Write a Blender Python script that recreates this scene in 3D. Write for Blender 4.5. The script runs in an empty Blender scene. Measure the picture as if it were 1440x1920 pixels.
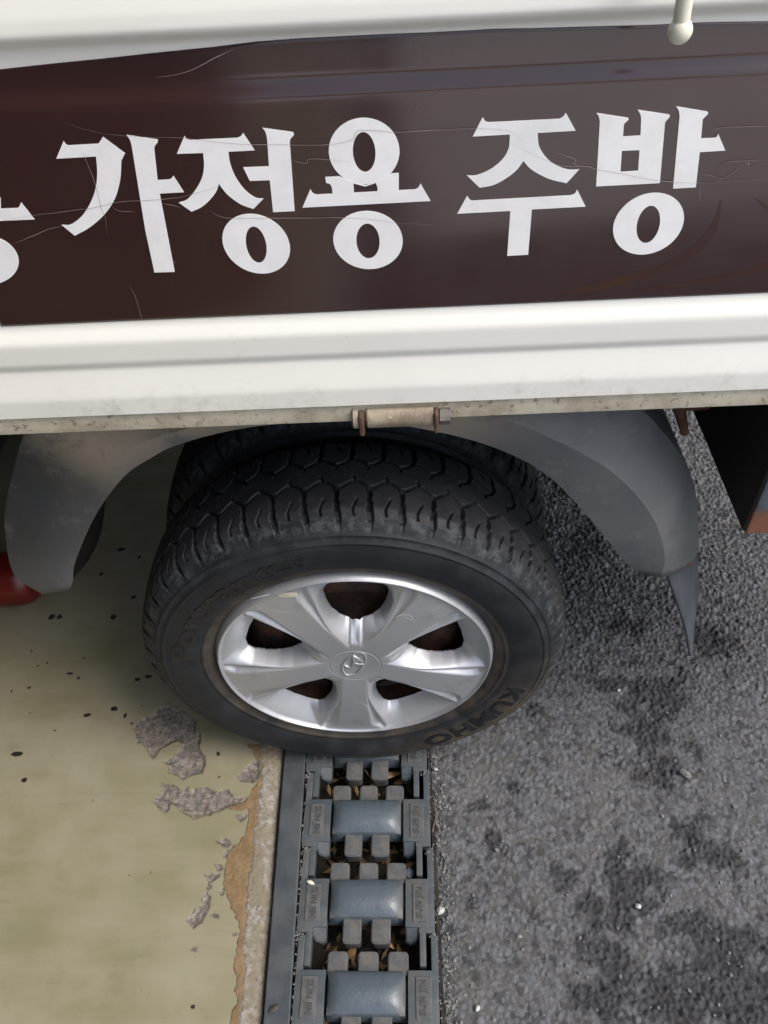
import bpy, bmesh, math, random
import numpy as np
from mathutils import Vector, Matrix
random.seed(7); rng = np.random.default_rng(7)
S = bpy.context.scene
COL = S.collection
# ------------------------------------------------------------------ camera, world, sun, exposure
Q = (0.0820973, -0.683839, 1.37241, 0.812438, -0.0339355, -0.0615526, 1514.48)
def cam_axes():
    p, yw, ro = Q[3:6]
    f = np.array([math.sin(yw)*math.cos(p), math.cos(yw)*math.cos(p), -math.sin(p)])
    r = np.array([math.cos(yw), -math.sin(yw), 0.0]); u = np.cross(r, f)
    c, s = math.cos(ro), math.sin(ro)
    return c*r+s*u, -s*r+c*u, f
CR, CU, CF = cam_axes()
CP = np.array(Q[:3])
cd = bpy.data.cameras.new('camera'); cam = bpy.data.objects.new('camera', cd); COL.objects.link(cam)
M = Matrix.Identity(4)
for i in range(3):
    M[i][0], M[i][1], M[i][2], M[i][3] = CR[i], CU[i], -CF[i], CP[i]
cam.matrix_world = M
cd.sensor_fit = 'VERTICAL'; cd.sensor_height = 36.0; cd.sensor_width = 27.0
cd.lens = Q[6]/1920*36.0
cd.clip_start = 0.02; cd.clip_end = 400
S.camera = cam

SUN_EL, SUN_AZ = 54.0, 112.0        # azimuth measured from +Y towards +X: light from the right, in front of the truck
W = bpy.data.worlds.new('World'); S.world = W; W.use_nodes = True
wn = W.node_tree.nodes; wl = W.node_tree.links
sky = wn.new('ShaderNodeTexSky'); sky.sky_type = 'NISHITA'; sky.sun_disc = False
sky.sun_elevation = math.radians(SUN_EL); sky.sun_rotation = math.radians(SUN_AZ)
sky.air_density = 1.0; sky.dust_density = 4.0; sky.ozone_density = 1.0
bg = wn['Background']; bg.inputs['Strength'].default_value = 0.15
wl.new(sky.outputs[0], bg.inputs[0])
sd = bpy.data.lights.new('sun', 'SUN'); sd.energy = 1.5; sd.angle = math.radians(28); sd.color = (1.0, 0.97, 0.94)
sun = bpy.data.objects.new('sun', sd); COL.objects.link(sun)
el, az = math.radians(SUN_EL), math.radians(SUN_AZ)
dirv = Vector((math.sin(az)*math.cos(el), math.cos(az)*math.cos(el), math.sin(el)))
sun.rotation_euler = dirv.to_track_quat('Z', 'Y').to_euler(); sun.location = dirv*20
S.view_settings.view_transform = 'Standard'; S.view_settings.look = 'None'
S.view_settings.gamma = 1.0; S.view_settings.exposure = 0.64
S.view_settings.use_curve_mapping = False

# ------------------------------------------------------------------ measuring helpers (photo pixel -> point on a real plane)
def un(px, ax, v):
    d = CF + CR*(px[0]-720)/Q[6] - CU*(px[1]-960)/Q[6]
    s = (v-CP[ax])/d[ax]
    return CP+s*d
def gnd(px, z=0.0): return un(px, 2, z)
def onY(px, y): return un(px, 1, y)

# ------------------------------------------------------------------ object helpers
def link(name, me, m, parent=None):
    o = bpy.data.objects.new(name, me); COL.objects.link(o)
    if m is not None:
        me.materials.clear()
        for mm in (m if isinstance(m, (list, tuple)) else [m]): me.materials.append(mm)
    if parent is not None: o.parent = parent
    return o
def mesh(name, v, f, m, parent=None, smooth=False, attrs=None):
    me = bpy.data.meshes.new(name)
    v = np.asarray(v, dtype=np.float32)
    if isinstance(f, np.ndarray):
        n = f.shape[1]
        me.vertices.add(len(v)); me.vertices.foreach_set('co', v.ravel())
        me.loops.add(f.size); me.loops.foreach_set('vertex_index', f.astype(np.int32).ravel())
        me.polygons.add(len(f)); me.polygons.foreach_set('loop_start', np.arange(0, f.size, n, dtype=np.int32))
        me.update(calc_edges=True); me.validate()
    else:
        me.from_pydata([tuple(map(float, p)) for p in v], [], f)
        me.update()
    if attrs:
        for k, a in attrs.items():
            at = me.attributes.new(k, 'FLOAT', 'POINT'); at.data.foreach_set('value', np.asarray(a, dtype=np.float32).ravel())
    if smooth: me.polygons.foreach_set('use_smooth', np.ones(len(me.polygons), dtype=bool))
    return link(name, me, m, parent)
def bmobj(name, bm, m, parent=None, smooth=False, sharp=None):
    me = bpy.data.meshes.new(name); bm.normal_update(); bm.to_mesh(me); bm.free()
    if smooth:
        me.polygons.foreach_set('use_smooth', np.ones(len(me.polygons), dtype=bool))
        if sharp: me.set_sharp_from_angle(angle=math.radians(sharp))
    return link(name, me, m, parent)
def thing(name, label, cat, loc=(0, 0, 0), group=None):
    o = bpy.data.objects.new(name, None); COL.objects.link(o); o.location = loc
    o.empty_display_size = 0.05
    o['label'] = label; o['category'] = cat
    if group: o['group'] = group
    return o
def tag(o, label, cat, group=None):
    o['label'] = label; o['category'] = cat
    if group: o['group'] = group
    return o
def struct(o): o['kind'] = 'structure'; return o
def add_box(bm, a, b, bev=0.0, seg=2):
    a, b = Vector(a), Vector(b)
    vs = [bm.verts.new((x, y, z)) for x in (a.x, b.x) for y in (a.y, b.y) for z in (a.z, b.z)]
    idx = [(0, 1, 3, 2), (4, 6, 7, 5), (0, 4, 5, 1), (2, 3, 7, 6), (0, 2, 6, 4), (1, 5, 7, 3)]
    fs = [bm.faces.new([vs[i] for i in q]) for q in idx]
    bmesh.ops.recalc_face_normals(bm, faces=fs)
    if bev:
        es = list({e for f in fs for e in f.edges})
        bmesh.ops.bevel(bm, geom=es, offset=bev, segments=seg, affect='EDGES', profile=0.6)
def add_tube(bm, pts, r, n=10, cap=True):
    pts = [Vector(p) for p in pts]; rings = []
    rr = r if isinstance(r, (list, tuple)) else [r]*len(pts)
    prev = None
    for i, p in enumerate(pts):
        t = (pts[min(i+1, len(pts)-1)]-pts[max(i-1, 0)]).normalized()
        if prev is None:
            a = t.orthogonal().normalized()
        else:
            a = (prev-t*prev.dot(t)).normalized()
        prev = a; b = t.cross(a)
        rings.append([bm.verts.new(p+(a*math.cos(2*math.pi*k/n)+b*math.sin(2*math.pi*k/n))*rr[i]) for k in range(n)])
    for i in range(len(rings)-1):
        for k in range(n):
            bm.faces.new((rings[i][k], rings[i][(k+1) % n], rings[i+1][(k+1) % n], rings[i+1][k]))
    if cap:
        bm.faces.new(rings[0][::-1]); bm.faces.new(rings[-1])
def add_lathe(bm, prof, axis='Y', n=64, c=(0, 0, 0)):
    """prof: (r, a) pairs, a along the axis"""
    c = Vector(c); rings = []
    for r, a in prof:
        ring = []
        for k in range(n):
            t = 2*math.pi*k/n
            if axis == 'Y': p = Vector((r*math.cos(t), a, r*math.sin(t)))
            elif axis == 'X': p = Vector((a, r*math.cos(t), r*math.sin(t)))
            else: p = Vector((r*math.cos(t), r*math.sin(t), a))
            ring.append(bm.verts.new(p+c))
        rings.append(ring)
    for i in range(len(rings)-1):
        for k in range(n):
            bm.faces.new((rings[i][k], rings[i][(k+1) % n], rings[i+1][(k+1) % n], rings[i+1][k]))
    return rings
def grid_faces(nu, nv, wrap_u=False):
    """verts index = i*nv+j, i<nu, j<nv"""
    iu = np.arange(nu if wrap_u else nu-1); jv = np.arange(nv-1)
    I, J = np.meshgrid(iu, jv, indexing='ij'); I2 = (I+1) % nu
    return np.stack([I*nv+J, I2*nv+J, I2*nv+J+1, I*nv+J+1], -1).reshape(-1, 4)

# ------------------------------------------------------------------ numpy noise
def vnoise(x, y, seed=0):
    xi = np.floor(x).astype(np.int64); yi = np.floor(y).astype(np.int64)
    fx = x-xi; fy = y-yi; fx = fx*fx*(3-2*fx); fy = fy*fy*(3-2*fy)
    def h(a, b):
        n = (a*374761393+b*668265263+seed*1274126177) & 0xffffffff
        n = ((n ^ (n >> 13))*1274126177) & 0xffffffff
        return ((n ^ (n >> 16)) & 0xffff)/65535.0
    return (h(xi, yi)*(1-fx)+h(xi+1, yi)*fx)*(1-fy)+(h(xi, yi+1)*(1-fx)+h(xi+1, yi+1)*fx)*fy
def fbm(x, y, sc, oct=4, seed=0):
    t = 0; a = 0.5
    for i in range(oct):
        t = t+a*vnoise(x*sc+i*17.3, y*sc-i*9.1, seed+i); sc *= 2.03; a *= 0.5
    return t/(1-0.5**oct)
def rnd2(a, b, seed):
    n = (a*374761393+b*668265263+seed*1442695041) & 0xffffffff
    n = ((n ^ (n >> 13))*1274126177) & 0xffffffff
    return ((n ^ (n >> 16)) & 0xffff)/65535.0
def voro(x, y, c, seed=0):
    x = x/c; y = y/c; xi = np.floor(x).astype(np.int64); yi = np.floor(y).astype(np.int64)
    f1 = np.full(x.shape, 9.0); f2 = f1.copy(); idv = np.zeros(x.shape); ox = np.zeros(x.shape); oy = np.zeros(x.shape)
    for dx in (-1, 0, 1):
        for dy in (-1, 0, 1):
            a = xi+dx; b = yi+dy
            px = a+rnd2(a, b, seed+1); py = b+rnd2(a, b, seed+2)
            d = np.hypot(px-x, py-y); m = d < f1
            f2 = np.where(m, f1, np.minimum(f2, d)); f1 = np.where(m, d, f1)
            idv = np.where(m, rnd2(a, b, seed+3), idv)
            ox = np.where(m, x-px, ox); oy = np.where(m, y-py, oy)
    return f1*c, f2*c, idv, ox*c, oy*c
def poly_sd(x, y, poly):
    """signed distance, positive inside"""
    P = np.asarray(poly, dtype=float); n = len(P)
    d2 = np.full(x.shape, 1e9); ins = np.zeros(x.shape, dtype=bool)
    for i in range(n):
        ax, ay = P[i]; bx, by = P[(i+1) % n]
        ex, ey = bx-ax, by-ay; wx, wy = x-ax, y-ay
        t = np.clip((wx*ex+wy*ey)/(ex*ex+ey*ey+1e-18), 0, 1)
        d2 = np.minimum(d2, (wx-ex*t)**2+(wy-ey*t)**2)
        c = ((ay <= y) & (by > y)) | ((by <= y) & (ay > y))
        with np.errstate(divide='ignore', invalid='ignore'):
            xc = ax+(y-ay)*(bx-ax)/(by-ay if by != ay else 1e-18)
        ins ^= (c & (x < xc))
    d = np.sqrt(d2)
    return np.where(ins, d, -d)
def smst(a, b, x):
    t = np.clip((x-a)/(b-a), 0, 1); return t*t*(3-2*t)

# ------------------------------------------------------------------ materials
class MT:
    def __init__(s, name):
        s.m = bpy.data.materials.new(name); s.m.use_nodes = True
        s.t = s.m.node_tree; s.n = s.t.nodes; s.l = s.t.links
        s.b = s.n['Principled BSDF']
        s.co = s.n.new('ShaderNodeTexCoord').outputs['Object']
    def lk(s, a, b): s.l.new(a, b)
    def noise(s, sc, det=4, rough=0.55, co=None, dist=0.0, scale3=None):
        n = s.n.new('ShaderNodeTexNoise'); n.inputs['Scale'].default_value = sc
        n.inputs['Detail'].default_value = det; n.inputs['Roughness'].default_value = rough; n.inputs['Distortion'].default_value = dist
        c = co or s.co
        if scale3:
            mp = s.n.new('ShaderNodeMapping'); mp.inputs['Scale'].default_value = scale3; s.lk(c, mp.inputs[0]); c = mp.outputs[0]
        s.lk(c, n.inputs['Vector']); return n.outputs['Fac']
    def voro(s, sc, feat='F1', out='Distance'):
        n = s.n.new('ShaderNodeTexVoronoi'); n.inputs['Scale'].default_value = sc; n.feature = feat
        s.lk(s.co, n.inputs['Vector']); return n.outputs[out]
    def attr(s, name):
        n = s.n.new('ShaderNodeAttribute'); n.attribute_name = name; return n.outputs['Fac']
    def ramp(s, x, lo, hi, smooth=True, a=0.0, b=1.0):
        n = s.n.new('ShaderNodeMapRange'); n.interpolation_type = 'SMOOTHSTEP' if smooth else 'LINEAR'
        n.inputs['From Min'].default_value = lo; n.inputs['From Max'].default_value = hi
        n.inputs['To Min'].default_value = a; n.inputs['To Max'].default_value = b
        s.lk(x, n.inputs['Value']); return n.outputs['Result']
    def math(s, op, a, b=None):
        n = s.n.new('ShaderNodeMath'); n.operation = op
        for i, v in enumerate((a, b)):
            if v is None: continue
            if isinstance(v, (int, float)): n.inputs[i].default_value = v
            else: s.lk(v, n.inputs[i])
        return n.outputs[0]
    def mix(s, f, a, b, mode='MIX'):
        n = s.n.new('ShaderNodeMix'); n.data_type = 'RGBA'; n.blend_type = mode
        for k, v in ((0, f), (6, a), (7, b)):
            if isinstance(v, (int, float)): n.inputs[k].default_value = v
            elif isinstance(v, tuple): n.inputs[k].default_value = (*v[:3], 1)
            else: s.lk(v, n.inputs[k])
        return n.outputs[2]
    def sep(s):
        n = s.n.new('ShaderNodeSeparateXYZ'); s.lk(s.co, n.inputs[0]); return n.outputs
    def col(s, c):
        if isinstance(c, tuple): s.b.inputs['Base Color'].default_value = (*c, 1)
        else: s.lk(c, s.b.inputs['Base Color'])
        return s
    def set(s, rough=0.5, metal=0.0, spec=0.5, ior=None):
        for k, v in (('Roughness', rough), ('Metallic', metal), ('Specular IOR Level', spec)):
            if isinstance(v, (int, float)): s.b.inputs[k].default_value = v
            else: s.lk(v, s.b.inputs[k])
        if ior: s.b.inputs['IOR'].default_value = ior
        return s
    def bump(s, h, dist=0.001, strength=1.0):
        n = s.n.new('ShaderNodeBump'); n.inputs['Distance'].default_value = dist; n.inputs['Strength'].default_value = strength
        s.lk(h, n.inputs['Height'])
        prev = s.b.inputs['Normal'].links
        if prev: s.lk(prev[0].from_socket, n.inputs['Normal'])
        s.lk(n.outputs[0], s.b.inputs['Normal']); return s
def plain(name, c1, c2=None, sc=8, rough=0.5, metal=0.0, bsc=None, bd=0.0005, det=5, lo=0.35, hi=0.65):
    m = MT(name)
    if c2 is None: m.col(c1)
    else: m.col(m.mix(m.ramp(m.noise(sc, det), lo, hi), c1, c2))
    m.set(rough, metal)
    if bsc: m.bump(m.noise(bsc, 4), bd)
    return m.m

# white painted bed side: grime that sits near the lower edge, in the creases and as two old runs
m = MT('white_paint'); xyz = m.sep()
g = m.ramp(m.noise(5, 6, 0.65), 0.52, 0.78)
low = m.ramp(xyz[2], 0.905, 0.845)
fine = m.ramp(m.noise(60, 6, 0.7), 0.45, 0.75)
d1 = m.math('MULTIPLY', m.math('MULTIPLY', low, fine), m.ramp(m.noise(7, 4), 0.35, 0.7))
runx = m.math('ADD', xyz[0], m.math('MULTIPLY', m.math('SUBTRACT', m.noise(12, 4), 0.5), 0.09))
run1 = m.math('MULTIPLY', m.ramp(m.math('ABSOLUTE', m.math('ADD', runx, 0.37)), 0.02, 0.003), m.ramp(m.noise(30, 6, 0.7), 0.4, 0.62))
run2 = m.math('MULTIPLY', m.ramp(m.math('ABSOLUTE', m.math('ADD', runx, 0.07)), 0.022, 0.003), m.ramp(m.noise(55, 6, 0.7), 0.5, 0.75))
run1 = m.math('MULTIPLY', run1, m.ramp(xyz[2], 1.02, 0.96)); run2 = m.math('MULTIPLY', run2, m.ramp(xyz[2], 1.02, 0.96))
c = m.mix(m.math('MULTIPLY', g, 0.12), (0.81, 0.805, 0.745), (0.60, 0.58, 0.48))
c = m.mix(m.math('MULTIPLY', d1, 0.55), c, (0.38, 0.34, 0.25))
c = m.mix(m.math('MULTIPLY', m.math('ADD', run1, m.math('MULTIPLY', run2, 0.6)), 0.62), c, (0.30, 0.31, 0.25))
spk = m.ramp(m.voro(55), 0.055, 0.03)
spk = m.math('MULTIPLY', spk, m.ramp(m.noise(9, 3), 0.56, 0.66))
c = m.mix(m.math('MULTIPLY', spk, 0.7), c, (0.16, 0.13, 0.09))
m.col(c); m.set(0.33); m.bump(m.noise(3.5, 2), 0.004); WHITE = m.m

m = MT('dirty_rail_paint'); n1 = m.ramp(m.noise(22, 7, 0.7), 0.38, 0.68); n2 = m.ramp(m.noise(120, 5, 0.7), 0.56, 0.68)
c = m.mix(n1, (0.50, 0.47, 0.37), (0.34, 0.30, 0.22)); c = m.mix(m.math('MULTIPLY', n2, 0.75), c, (0.13, 0.085, 0.05))
m.col(c); m.set(0.6); m.bump(m.noise(90, 5), 0.0008); RAIL = m.m

# dark brown adhesive film: glossy, slightly rippled, dust smears
m = MT('brown_film')
g = m.ramp(m.noise(3.2, 6, 0.6, dist=0.6), 0.45, 0.8)
c = m.mix(m.math('MULTIPLY', g, 0.25), (0.036, 0.0145, 0.0135), (0.07, 0.045, 0.038))
spk = m.math('MULTIPLY', m.ramp(m.voro(40), 0.045, 0.02), m.ramp(m.noise(6, 3), 0.58, 0.66))
c = m.mix(m.math('MULTIPLY', spk, 0.6), c, (0.3, 0.27, 0.25))
m.col(c); m.set(m.ramp(m.noise(6, 6, 0.65), 0.3, 0.75, a=0.11, b=0.20), 0, 0.7, 1.55)
m.bump(m.noise(3.0, 2, scale3=(0.6, 1, 2.0)), 0.003); FILM = m.m
m = MT('white_letter_film'); c = m.mix(m.ramp(m.noise(40, 5, 0.7), 0.35, 0.75), (0.90, 0.90, 0.90), (0.82, 0.82, 0.81))
m.col(c); m.set(0.42); LETTER = m.m
SWIRL = plain('orange_print', (0.052, 0.021, 0.013), (0.040, 0.0165, 0.0135), 12, 0.2)
CRACK = plain('crack_edge', (0.46, 0.40, 0.39), (0.20, 0.15, 0.14), 25, 0.6)

# tyre rubber
m = MT('tyre_rubber'); dust = m.attr('dust'); scuff = m.attr('scuff')
nn = m.ramp(m.noise(26, 6, 0.65), 0.35, 0.7); n2 = m.ramp(m.noise(9, 4, 0.6), 0.4, 0.62)
c = m.mix(nn, (0.0125, 0.0142, 0.0175), (0.0235, 0.0265, 0.0325))
c = m.mix(m.math('MULTIPLY', m.attr('tread'), 0.6), c, (0.032, 0.0325, 0.035))
c = m.mix(m.math('MULTIPLY', m.math('MULTIPLY', dust, m.ramp(m.noise(14, 6, 0.7), 0.25, 0.7)), 0.85), c, (0.150, 0.118, 0.078))
c = m.mix(m.math('MULTIPLY', m.math('MULTIPLY', scuff, m.ramp(m.noise(70, 5, 0.75), 0.46, 0.64)), 0.7), c, (0.075, 0.083, 0.09))
wh = m.math('MULTIPLY', m.ramp(m.voro(55), 0.05, 0.02), m.ramp(m.noise(12, 3), 0.6, 0.66))
c = m.mix(m.math('MULTIPLY', wh, 0.6), c, (0.28, 0.26, 0.23))
m.col(c); m.set(m.ramp(nn, 0, 1, a=0.52, b=0.7), 0, 0.32); m.bump(m.noise(300, 4), 0.0003); TYRE = m.m
LETRUB = plain('tyre_letter_rubber', (0.007, 0.0075, 0.009), (0.013, 0.0145, 0.017), 30, 0.5, bsc=250, bd=0.0002)

# silver plastic wheel trim: metallic paint with scuffs towards the rim
m = MT('silver_trim'); sc = m.attr('outer')
w1 = m.ramp(m.noise(45, 6, 0.75, scale3=(1, 1, 2.5)), 0.5, 0.72)
w2 = m.ramp(m.noise(14, 4, 0.6), 0.42, 0.62)
ww = m.math('MULTIPLY', m.math('MULTIPLY', w1, w2), sc)
c = m.mix(m.math('MULTIPLY', ww, 0.55), (0.47, 0.485, 0.51), (0.58, 0.57, 0.53))
c = m.mix(m.math('MULTIPLY', m.math('MULTIPLY', m.ramp(m.noise(24, 6, 0.7), 0.48, 0.75), sc), 0.5), c, (0.27, 0.27, 0.255))
wv = m.ramp(m.voro(70), 0.04, 0.015)
c = m.mix(m.math('MULTIPLY', wv, m.math('MULTIPLY', m.ramp(m.noise(10, 2), 0.55, 0.65), 0.6)), c, (0.1, 0.1, 0.1))
m.col(c); m.set(m.ramp(ww, 0, 1, a=0.40, b=0.6), 0.55); m.bump(m.noise(420, 2), 0.0001); SILVER = m.m
SCUFF = plain('scuff_paint', (0.62, 0.58, 0.47), (0.42, 0.4, 0.34), 160, 0.8)
SCRATCH = plain('scratch_line', (0.68, 0.68, 0.67), (0.5, 0.5, 0.5), 60, 0.6)
m = MT('rusty_steel'); n1 = m.ramp(m.noise(16, 7, 0.7), 0.35, 0.65)
m.col(m.mix(n1, (0.010, 0.008, 0.0065), (0.075, 0.033, 0.016))); m.set(0.75); m.bump(m.noise(80, 5), 0.001); RUST = m.m
m = MT('bright_rust'); n1 = m.ramp(m.noise(25, 7, 0.7), 0.35, 0.68)
m.col(m.mix(n1, (0.20, 0.085, 0.045), (0.30, 0.17, 0.11))); m.set(0.8); m.bump(m.noise(90, 5), 0.001); RUST2 = m.m
BLACKST = plain('black_chassis', (0.012, 0.011, 0.010), (0.022, 0.017, 0.014), 9, 0.7)

# fender plastic, with dried mud on its upper half
m = MT('grey_fender_plastic'); xyz = m.sep()
n1 = m.ramp(m.noise(9, 6, 0.6), 0.3, 0.7)
c = m.mix(n1, (0.082, 0.087, 0.096), (0.115, 0.118, 0.125))
mud = m.math('MULTIPLY', m.attr('mud'), m.ramp(m.math('ADD', m.noise(17, 7, 0.7), 0.0), 0.30, 0.52))
c = m.mix(m.math('MULTIPLY', mud, 0.9), c, (0.36, 0.295, 0.215))
c = m.mix(m.math('MULTIPLY', m.attr('dark'), 0.93), c, (0.022, 0.026, 0.034))  # darkens the left end: its shade is put into the colour
c = m.mix(m.math('MULTIPLY', m.ramp(m.noise(22, 7, 0.8), 0.52, 0.70), 0.45), c, (0.19, 0.18, 0.16))
c = m.mix(m.math('MULTIPLY', m.ramp(m.noise(13, 6, 0.7), 0.55, 0.72), 0.4), c, (0.05, 0.055, 0.065))
c = m.mix(m.math('MULTIPLY', m.ramp(m.voro(80), 0.06, 0.02), m.math('MULTIPLY', m.ramp(m.noise(15, 2), 0.5, 0.6), 0.6)), c, (0.35, 0.33, 0.28))
st = m.ramp(m.noise(60, 3, 0.6, scale3=(1, 1, 0.12)), 0.62, 0.75)
c = m.mix(m.math('MULTIPLY', st, 0.22), c, (0.03, 0.03, 0.035))
m.col(c); m.set(m.ramp(n1, 0, 1, a=0.42, b=0.6)); m.bump(m.noise(260, 3), 0.0002); FENDER = m.m
FENDER_IN = plain('fender_inside', (0.02, 0.02, 0.022), (0.04, 0.036, 0.03), 12, 0.7)
FLAP = plain('mud_flap_rubber', (0.070, 0.082, 0.095), (0.045, 0.052, 0.062), 20, 0.45)
LIP = plain('worn_edge', (0.33, 0.30, 0.24), (0.20, 0.185, 0.155), 40, 0.6)
m = MT('box_steel'); xyz = m.sep()
c = m.mix(m.ramp(m.math('ADD', xyz[2], m.math('MULTIPLY', m.math('SUBTRACT', m.noise(18, 6, 0.7), 0.5), 0.03)), 0.628, 0.618), (0.075, 0.088, 0.105), (0.19, 0.078, 0.04))
c = m.mix(m.math('MULTIPLY', m.ramp(m.noise(14, 6, 0.7), 0.5, 0.62), 0.7), c, (0.035, 0.032, 0.034))
m.col(c); m.set(0.6); m.bump(m.noise(60, 5), 0.0008); BOXST = m.m
HINGE = None
m = MT('hinge_paint'); n1 = m.ramp(m.noise(30, 7, 0.7), 0.36, 0.66); n2 = m.ramp(m.noise(130, 5), 0.58, 0.7)
c = m.mix(n1, (0.33, 0.285, 0.21), (0.185, 0.145, 0.098)); c = m.mix(m.math('MULTIPLY', n2, 0.45), c, (0.62, 0.58, 0.48))
m.col(c); m.set(0.45); m.bump(m.noise(150, 4), 0.0006); HINGE = m.m
RUSTPIN = plain('rusty_pin', (0.07, 0.034, 0.025), (0.15, 0.085, 0.06), 60, 0.55, 0.2, bsc=150)
NUTM = plain('old_nut', (0.12, 0.105, 0.10), (0.23, 0.20, 0.17), 70, 0.5, 0.3, bsc=200)
CREAM = plain('cream_paint', (0.70, 0.69, 0.57), (0.60, 0.58, 0.45), 25, 0.32)
RED = plain('red_gloss_paint', (0.15, 0.011, 0.008), (0.09, 0.008, 0.006), 8, 0.28)

# cast grate
m = MT('grate_casting'); n1 = m.ramp(m.noise(35, 6, 0.65), 0.35, 0.7); top = m.attr('worn_sheen')
c = m.mix(n1, (0.026, 0.041, 0.051), (0.045, 0.062, 0.073))
c = m.mix(m.math('MULTIPLY', m.ramp(m.noise(22, 6, 0.7), 0.40, 0.68), m.math('SUBTRACT', 1.0, top)), c, (0.070, 0.072, 0.072))
c = m.mix(m.math('MULTIPLY', top, 0.6), c, (0.105, 0.13, 0.155))  # worn crown tops, with part of their highlight put into the colour
c = m.mix(m.math('MULTIPLY', m.ramp(m.voro(160), 0.09, 0.05), m.ramp(m.noise(30, 2), 0.5, 0.62)), c, (0.04, 0.04, 0.04))
oi = m.n.new('ShaderNodeObjectInfo').outputs['Random']
c = m.mix(m.ramp(m.math('ADD', m.noise(16, 5, 0.65), m.math('MULTIPLY', oi, 0.2)), 0.62, 0.95), c, m.mix(0.5, c, (0.11, 0.10, 0.085)))
c = m.mix(m.math('MULTIPLY', m.ramp(m.noise(55, 6, 0.75), 0.60, 0.72), 0.6), c, (0.035, 0.032, 0.028))
m.col(c); m.set(m.ramp(m.math('SUBTRACT', top, m.math('MULTIPLY', n1, 0.25)), 0, 1, a=0.6, b=0.24), 0.0, 0.75); m.bump(m.noise(190, 4), 0.0005); GRATE = m.m
PLATE = plain('grate_plate', (0.100, 0.099, 0.095), (0.062, 0.067, 0.071), 60, 0.65, bsc=300, bd=0.0003)
PLTXT = plain('plate_letter', (0.030, 0.032, 0.035), (0.060, 0.060, 0.059), 80, 0.6)
FRAME = plain('drain_frame_steel', (0.040, 0.050, 0.058), (0.066, 0.076, 0.083), 22, 0.5, bsc=150, bd=0.0004)
PIT = plain('pit_dirt', (0.012, 0.010, 0.008), (0.035, 0.027, 0.018), 40, 0.95, bsc=80, bd=0.004)

# olive floor paint over concrete, chips and spots from traced masks
m = MT('olive_floor'); chip = m.attr('chip'); edge = m.attr('edge'); orange = m.attr('orange'); spot = m.attr('spot')
jit = m.math('MULTIPLY', m.math('SUBTRACT', m.noise(130, 7, 0.8), 0.5), 0.024)
chipm = m.ramp(m.math('ADD', chip, jit), -0.0006, 0.0006)
cl = m.ramp(m.noise(4.5, 5, 0.55), 0.3, 0.7); cl2 = m.ramp(m.noise(16, 6, 0.6), 0.35, 0.7); wip = m.ramp(m.noise(9, 5, 0.6, scale3=(0.35, 2.2, 1)), 0.35, 0.7)
c = m.mix(cl, (0.202, 0.192, 0.115), (0.275, 0.258, 0.183))
c = m.mix(m.math('MULTIPLY', cl2, 0.35), c, (0.18, 0.152, 0.082))
c = m.mix(m.math('MULTIPLY', wip, 0.55), c, (0.28, 0.262, 0.19))
thin = m.math('MULTIPLY', m.ramp(m.noise(40, 6, 0.75, scale3=(0.3, 1.6, 1)), 0.62, 0.75), 0.35)
c = m.mix(thin, c, (0.13, 0.112, 0.07))
grit = m.math('MULTIPLY', m.ramp(m.noise(420, 3, 0.7), 0.60, 0.72), m.ramp(m.noise(11, 4), 0.40, 0.62))
c = m.mix(m.math('MULTIPLY', grit, 0.4), c, (0.10, 0.088, 0.06))
scu = m.ramp(m.noise(26, 7, 0.8, dist=1.5, scale3=(0.25, 1.8, 1)), 0.60, 0.70)
c = m.mix(m.math('MULTIPLY', scu, 0.45), c, (0.12, 0.105, 0.072))
sm2 = m.ramp(m.noise(7, 6, 0.65), 0.55, 0.75)
c = m.mix(m.math('MULTIPLY', sm2, 0.45), c, (0.155, 0.128, 0.072))
pin = m.math('MULTIPLY', m.ramp(m.voro(90), 0.09, 0.05), m.ramp(m.noise(17, 2), 0.56, 0.62))
c = m.mix(m.math('MULTIPLY', pin, 0.7), c, (0.05, 0.043, 0.033))
rim = m.ramp(m.math('ADD', chip, jit), -0.0018, 0.0)
c = m.mix(m.math('MULTIPLY', rim, 0.9), c, (0.055, 0.048, 0.033))  # dark shading round each chip, put into the colour
agg = m.ramp(m.noise(120, 6, 0.75), 0.33, 0.68)
cc = m.mix(agg, (0.10, 0.086, 0.073), (0.40, 0.355, 0.305))
cc = m.mix(m.math('MULTIPLY', m.ramp(m.noise(38, 4, 0.6), 0.5, 0.66), 0.6), cc, (0.17, 0.165, 0.165))
c = m.mix(chipm, c, cc)
oj = m.math('MULTIPLY', m.math('SUBTRACT', m.noise(110, 5, 0.7), 0.5), 0.016)
orm = m.math('MULTIPLY', m.ramp(m.math('ADD', orange, oj), -0.0008, 0.0010), 0.94)
oc = m.mix(m.ramp(m.noise(35, 6, 0.65), 0.3, 0.7), (0.17, 0.105, 0.045), (0.285, 0.195, 0.10))
c = m.mix(orm, c, oc)
ej = m.math('MULTIPLY', m.math('SUBTRACT', m.noise(75, 6, 0.7), 0.5), 0.026)
edm = m.ramp(m.math('ADD', edge, ej), -0.003, 0.003)
ec = m.mix(m.ramp(m.noise(85, 6, 0.75), 0.36, 0.66), (0.23, 0.195, 0.145), (0.42, 0.395, 0.35))
ec = m.mix(m.ramp(m.noise(14, 4, 0.6), 0.5, 0.62), ec, (0.27, 0.235, 0.165))
ec = m.mix(m.math('MULTIPLY', m.ramp(m.voro(150), 0.16, 0.06), 0.55), ec, (0.62, 0.61, 0.59))
ec = m.mix(m.math('MULTIPLY', m.ramp(m.noise(140, 4), 0.62, 0.72), 0.8), ec, (0.08, 0.07, 0.055))
c = m.mix(edm, c, ec)
sj = m.math('MULTIPLY', m.math('SUBTRACT', m.noise(230, 3), 0.5), 0.004)
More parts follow.
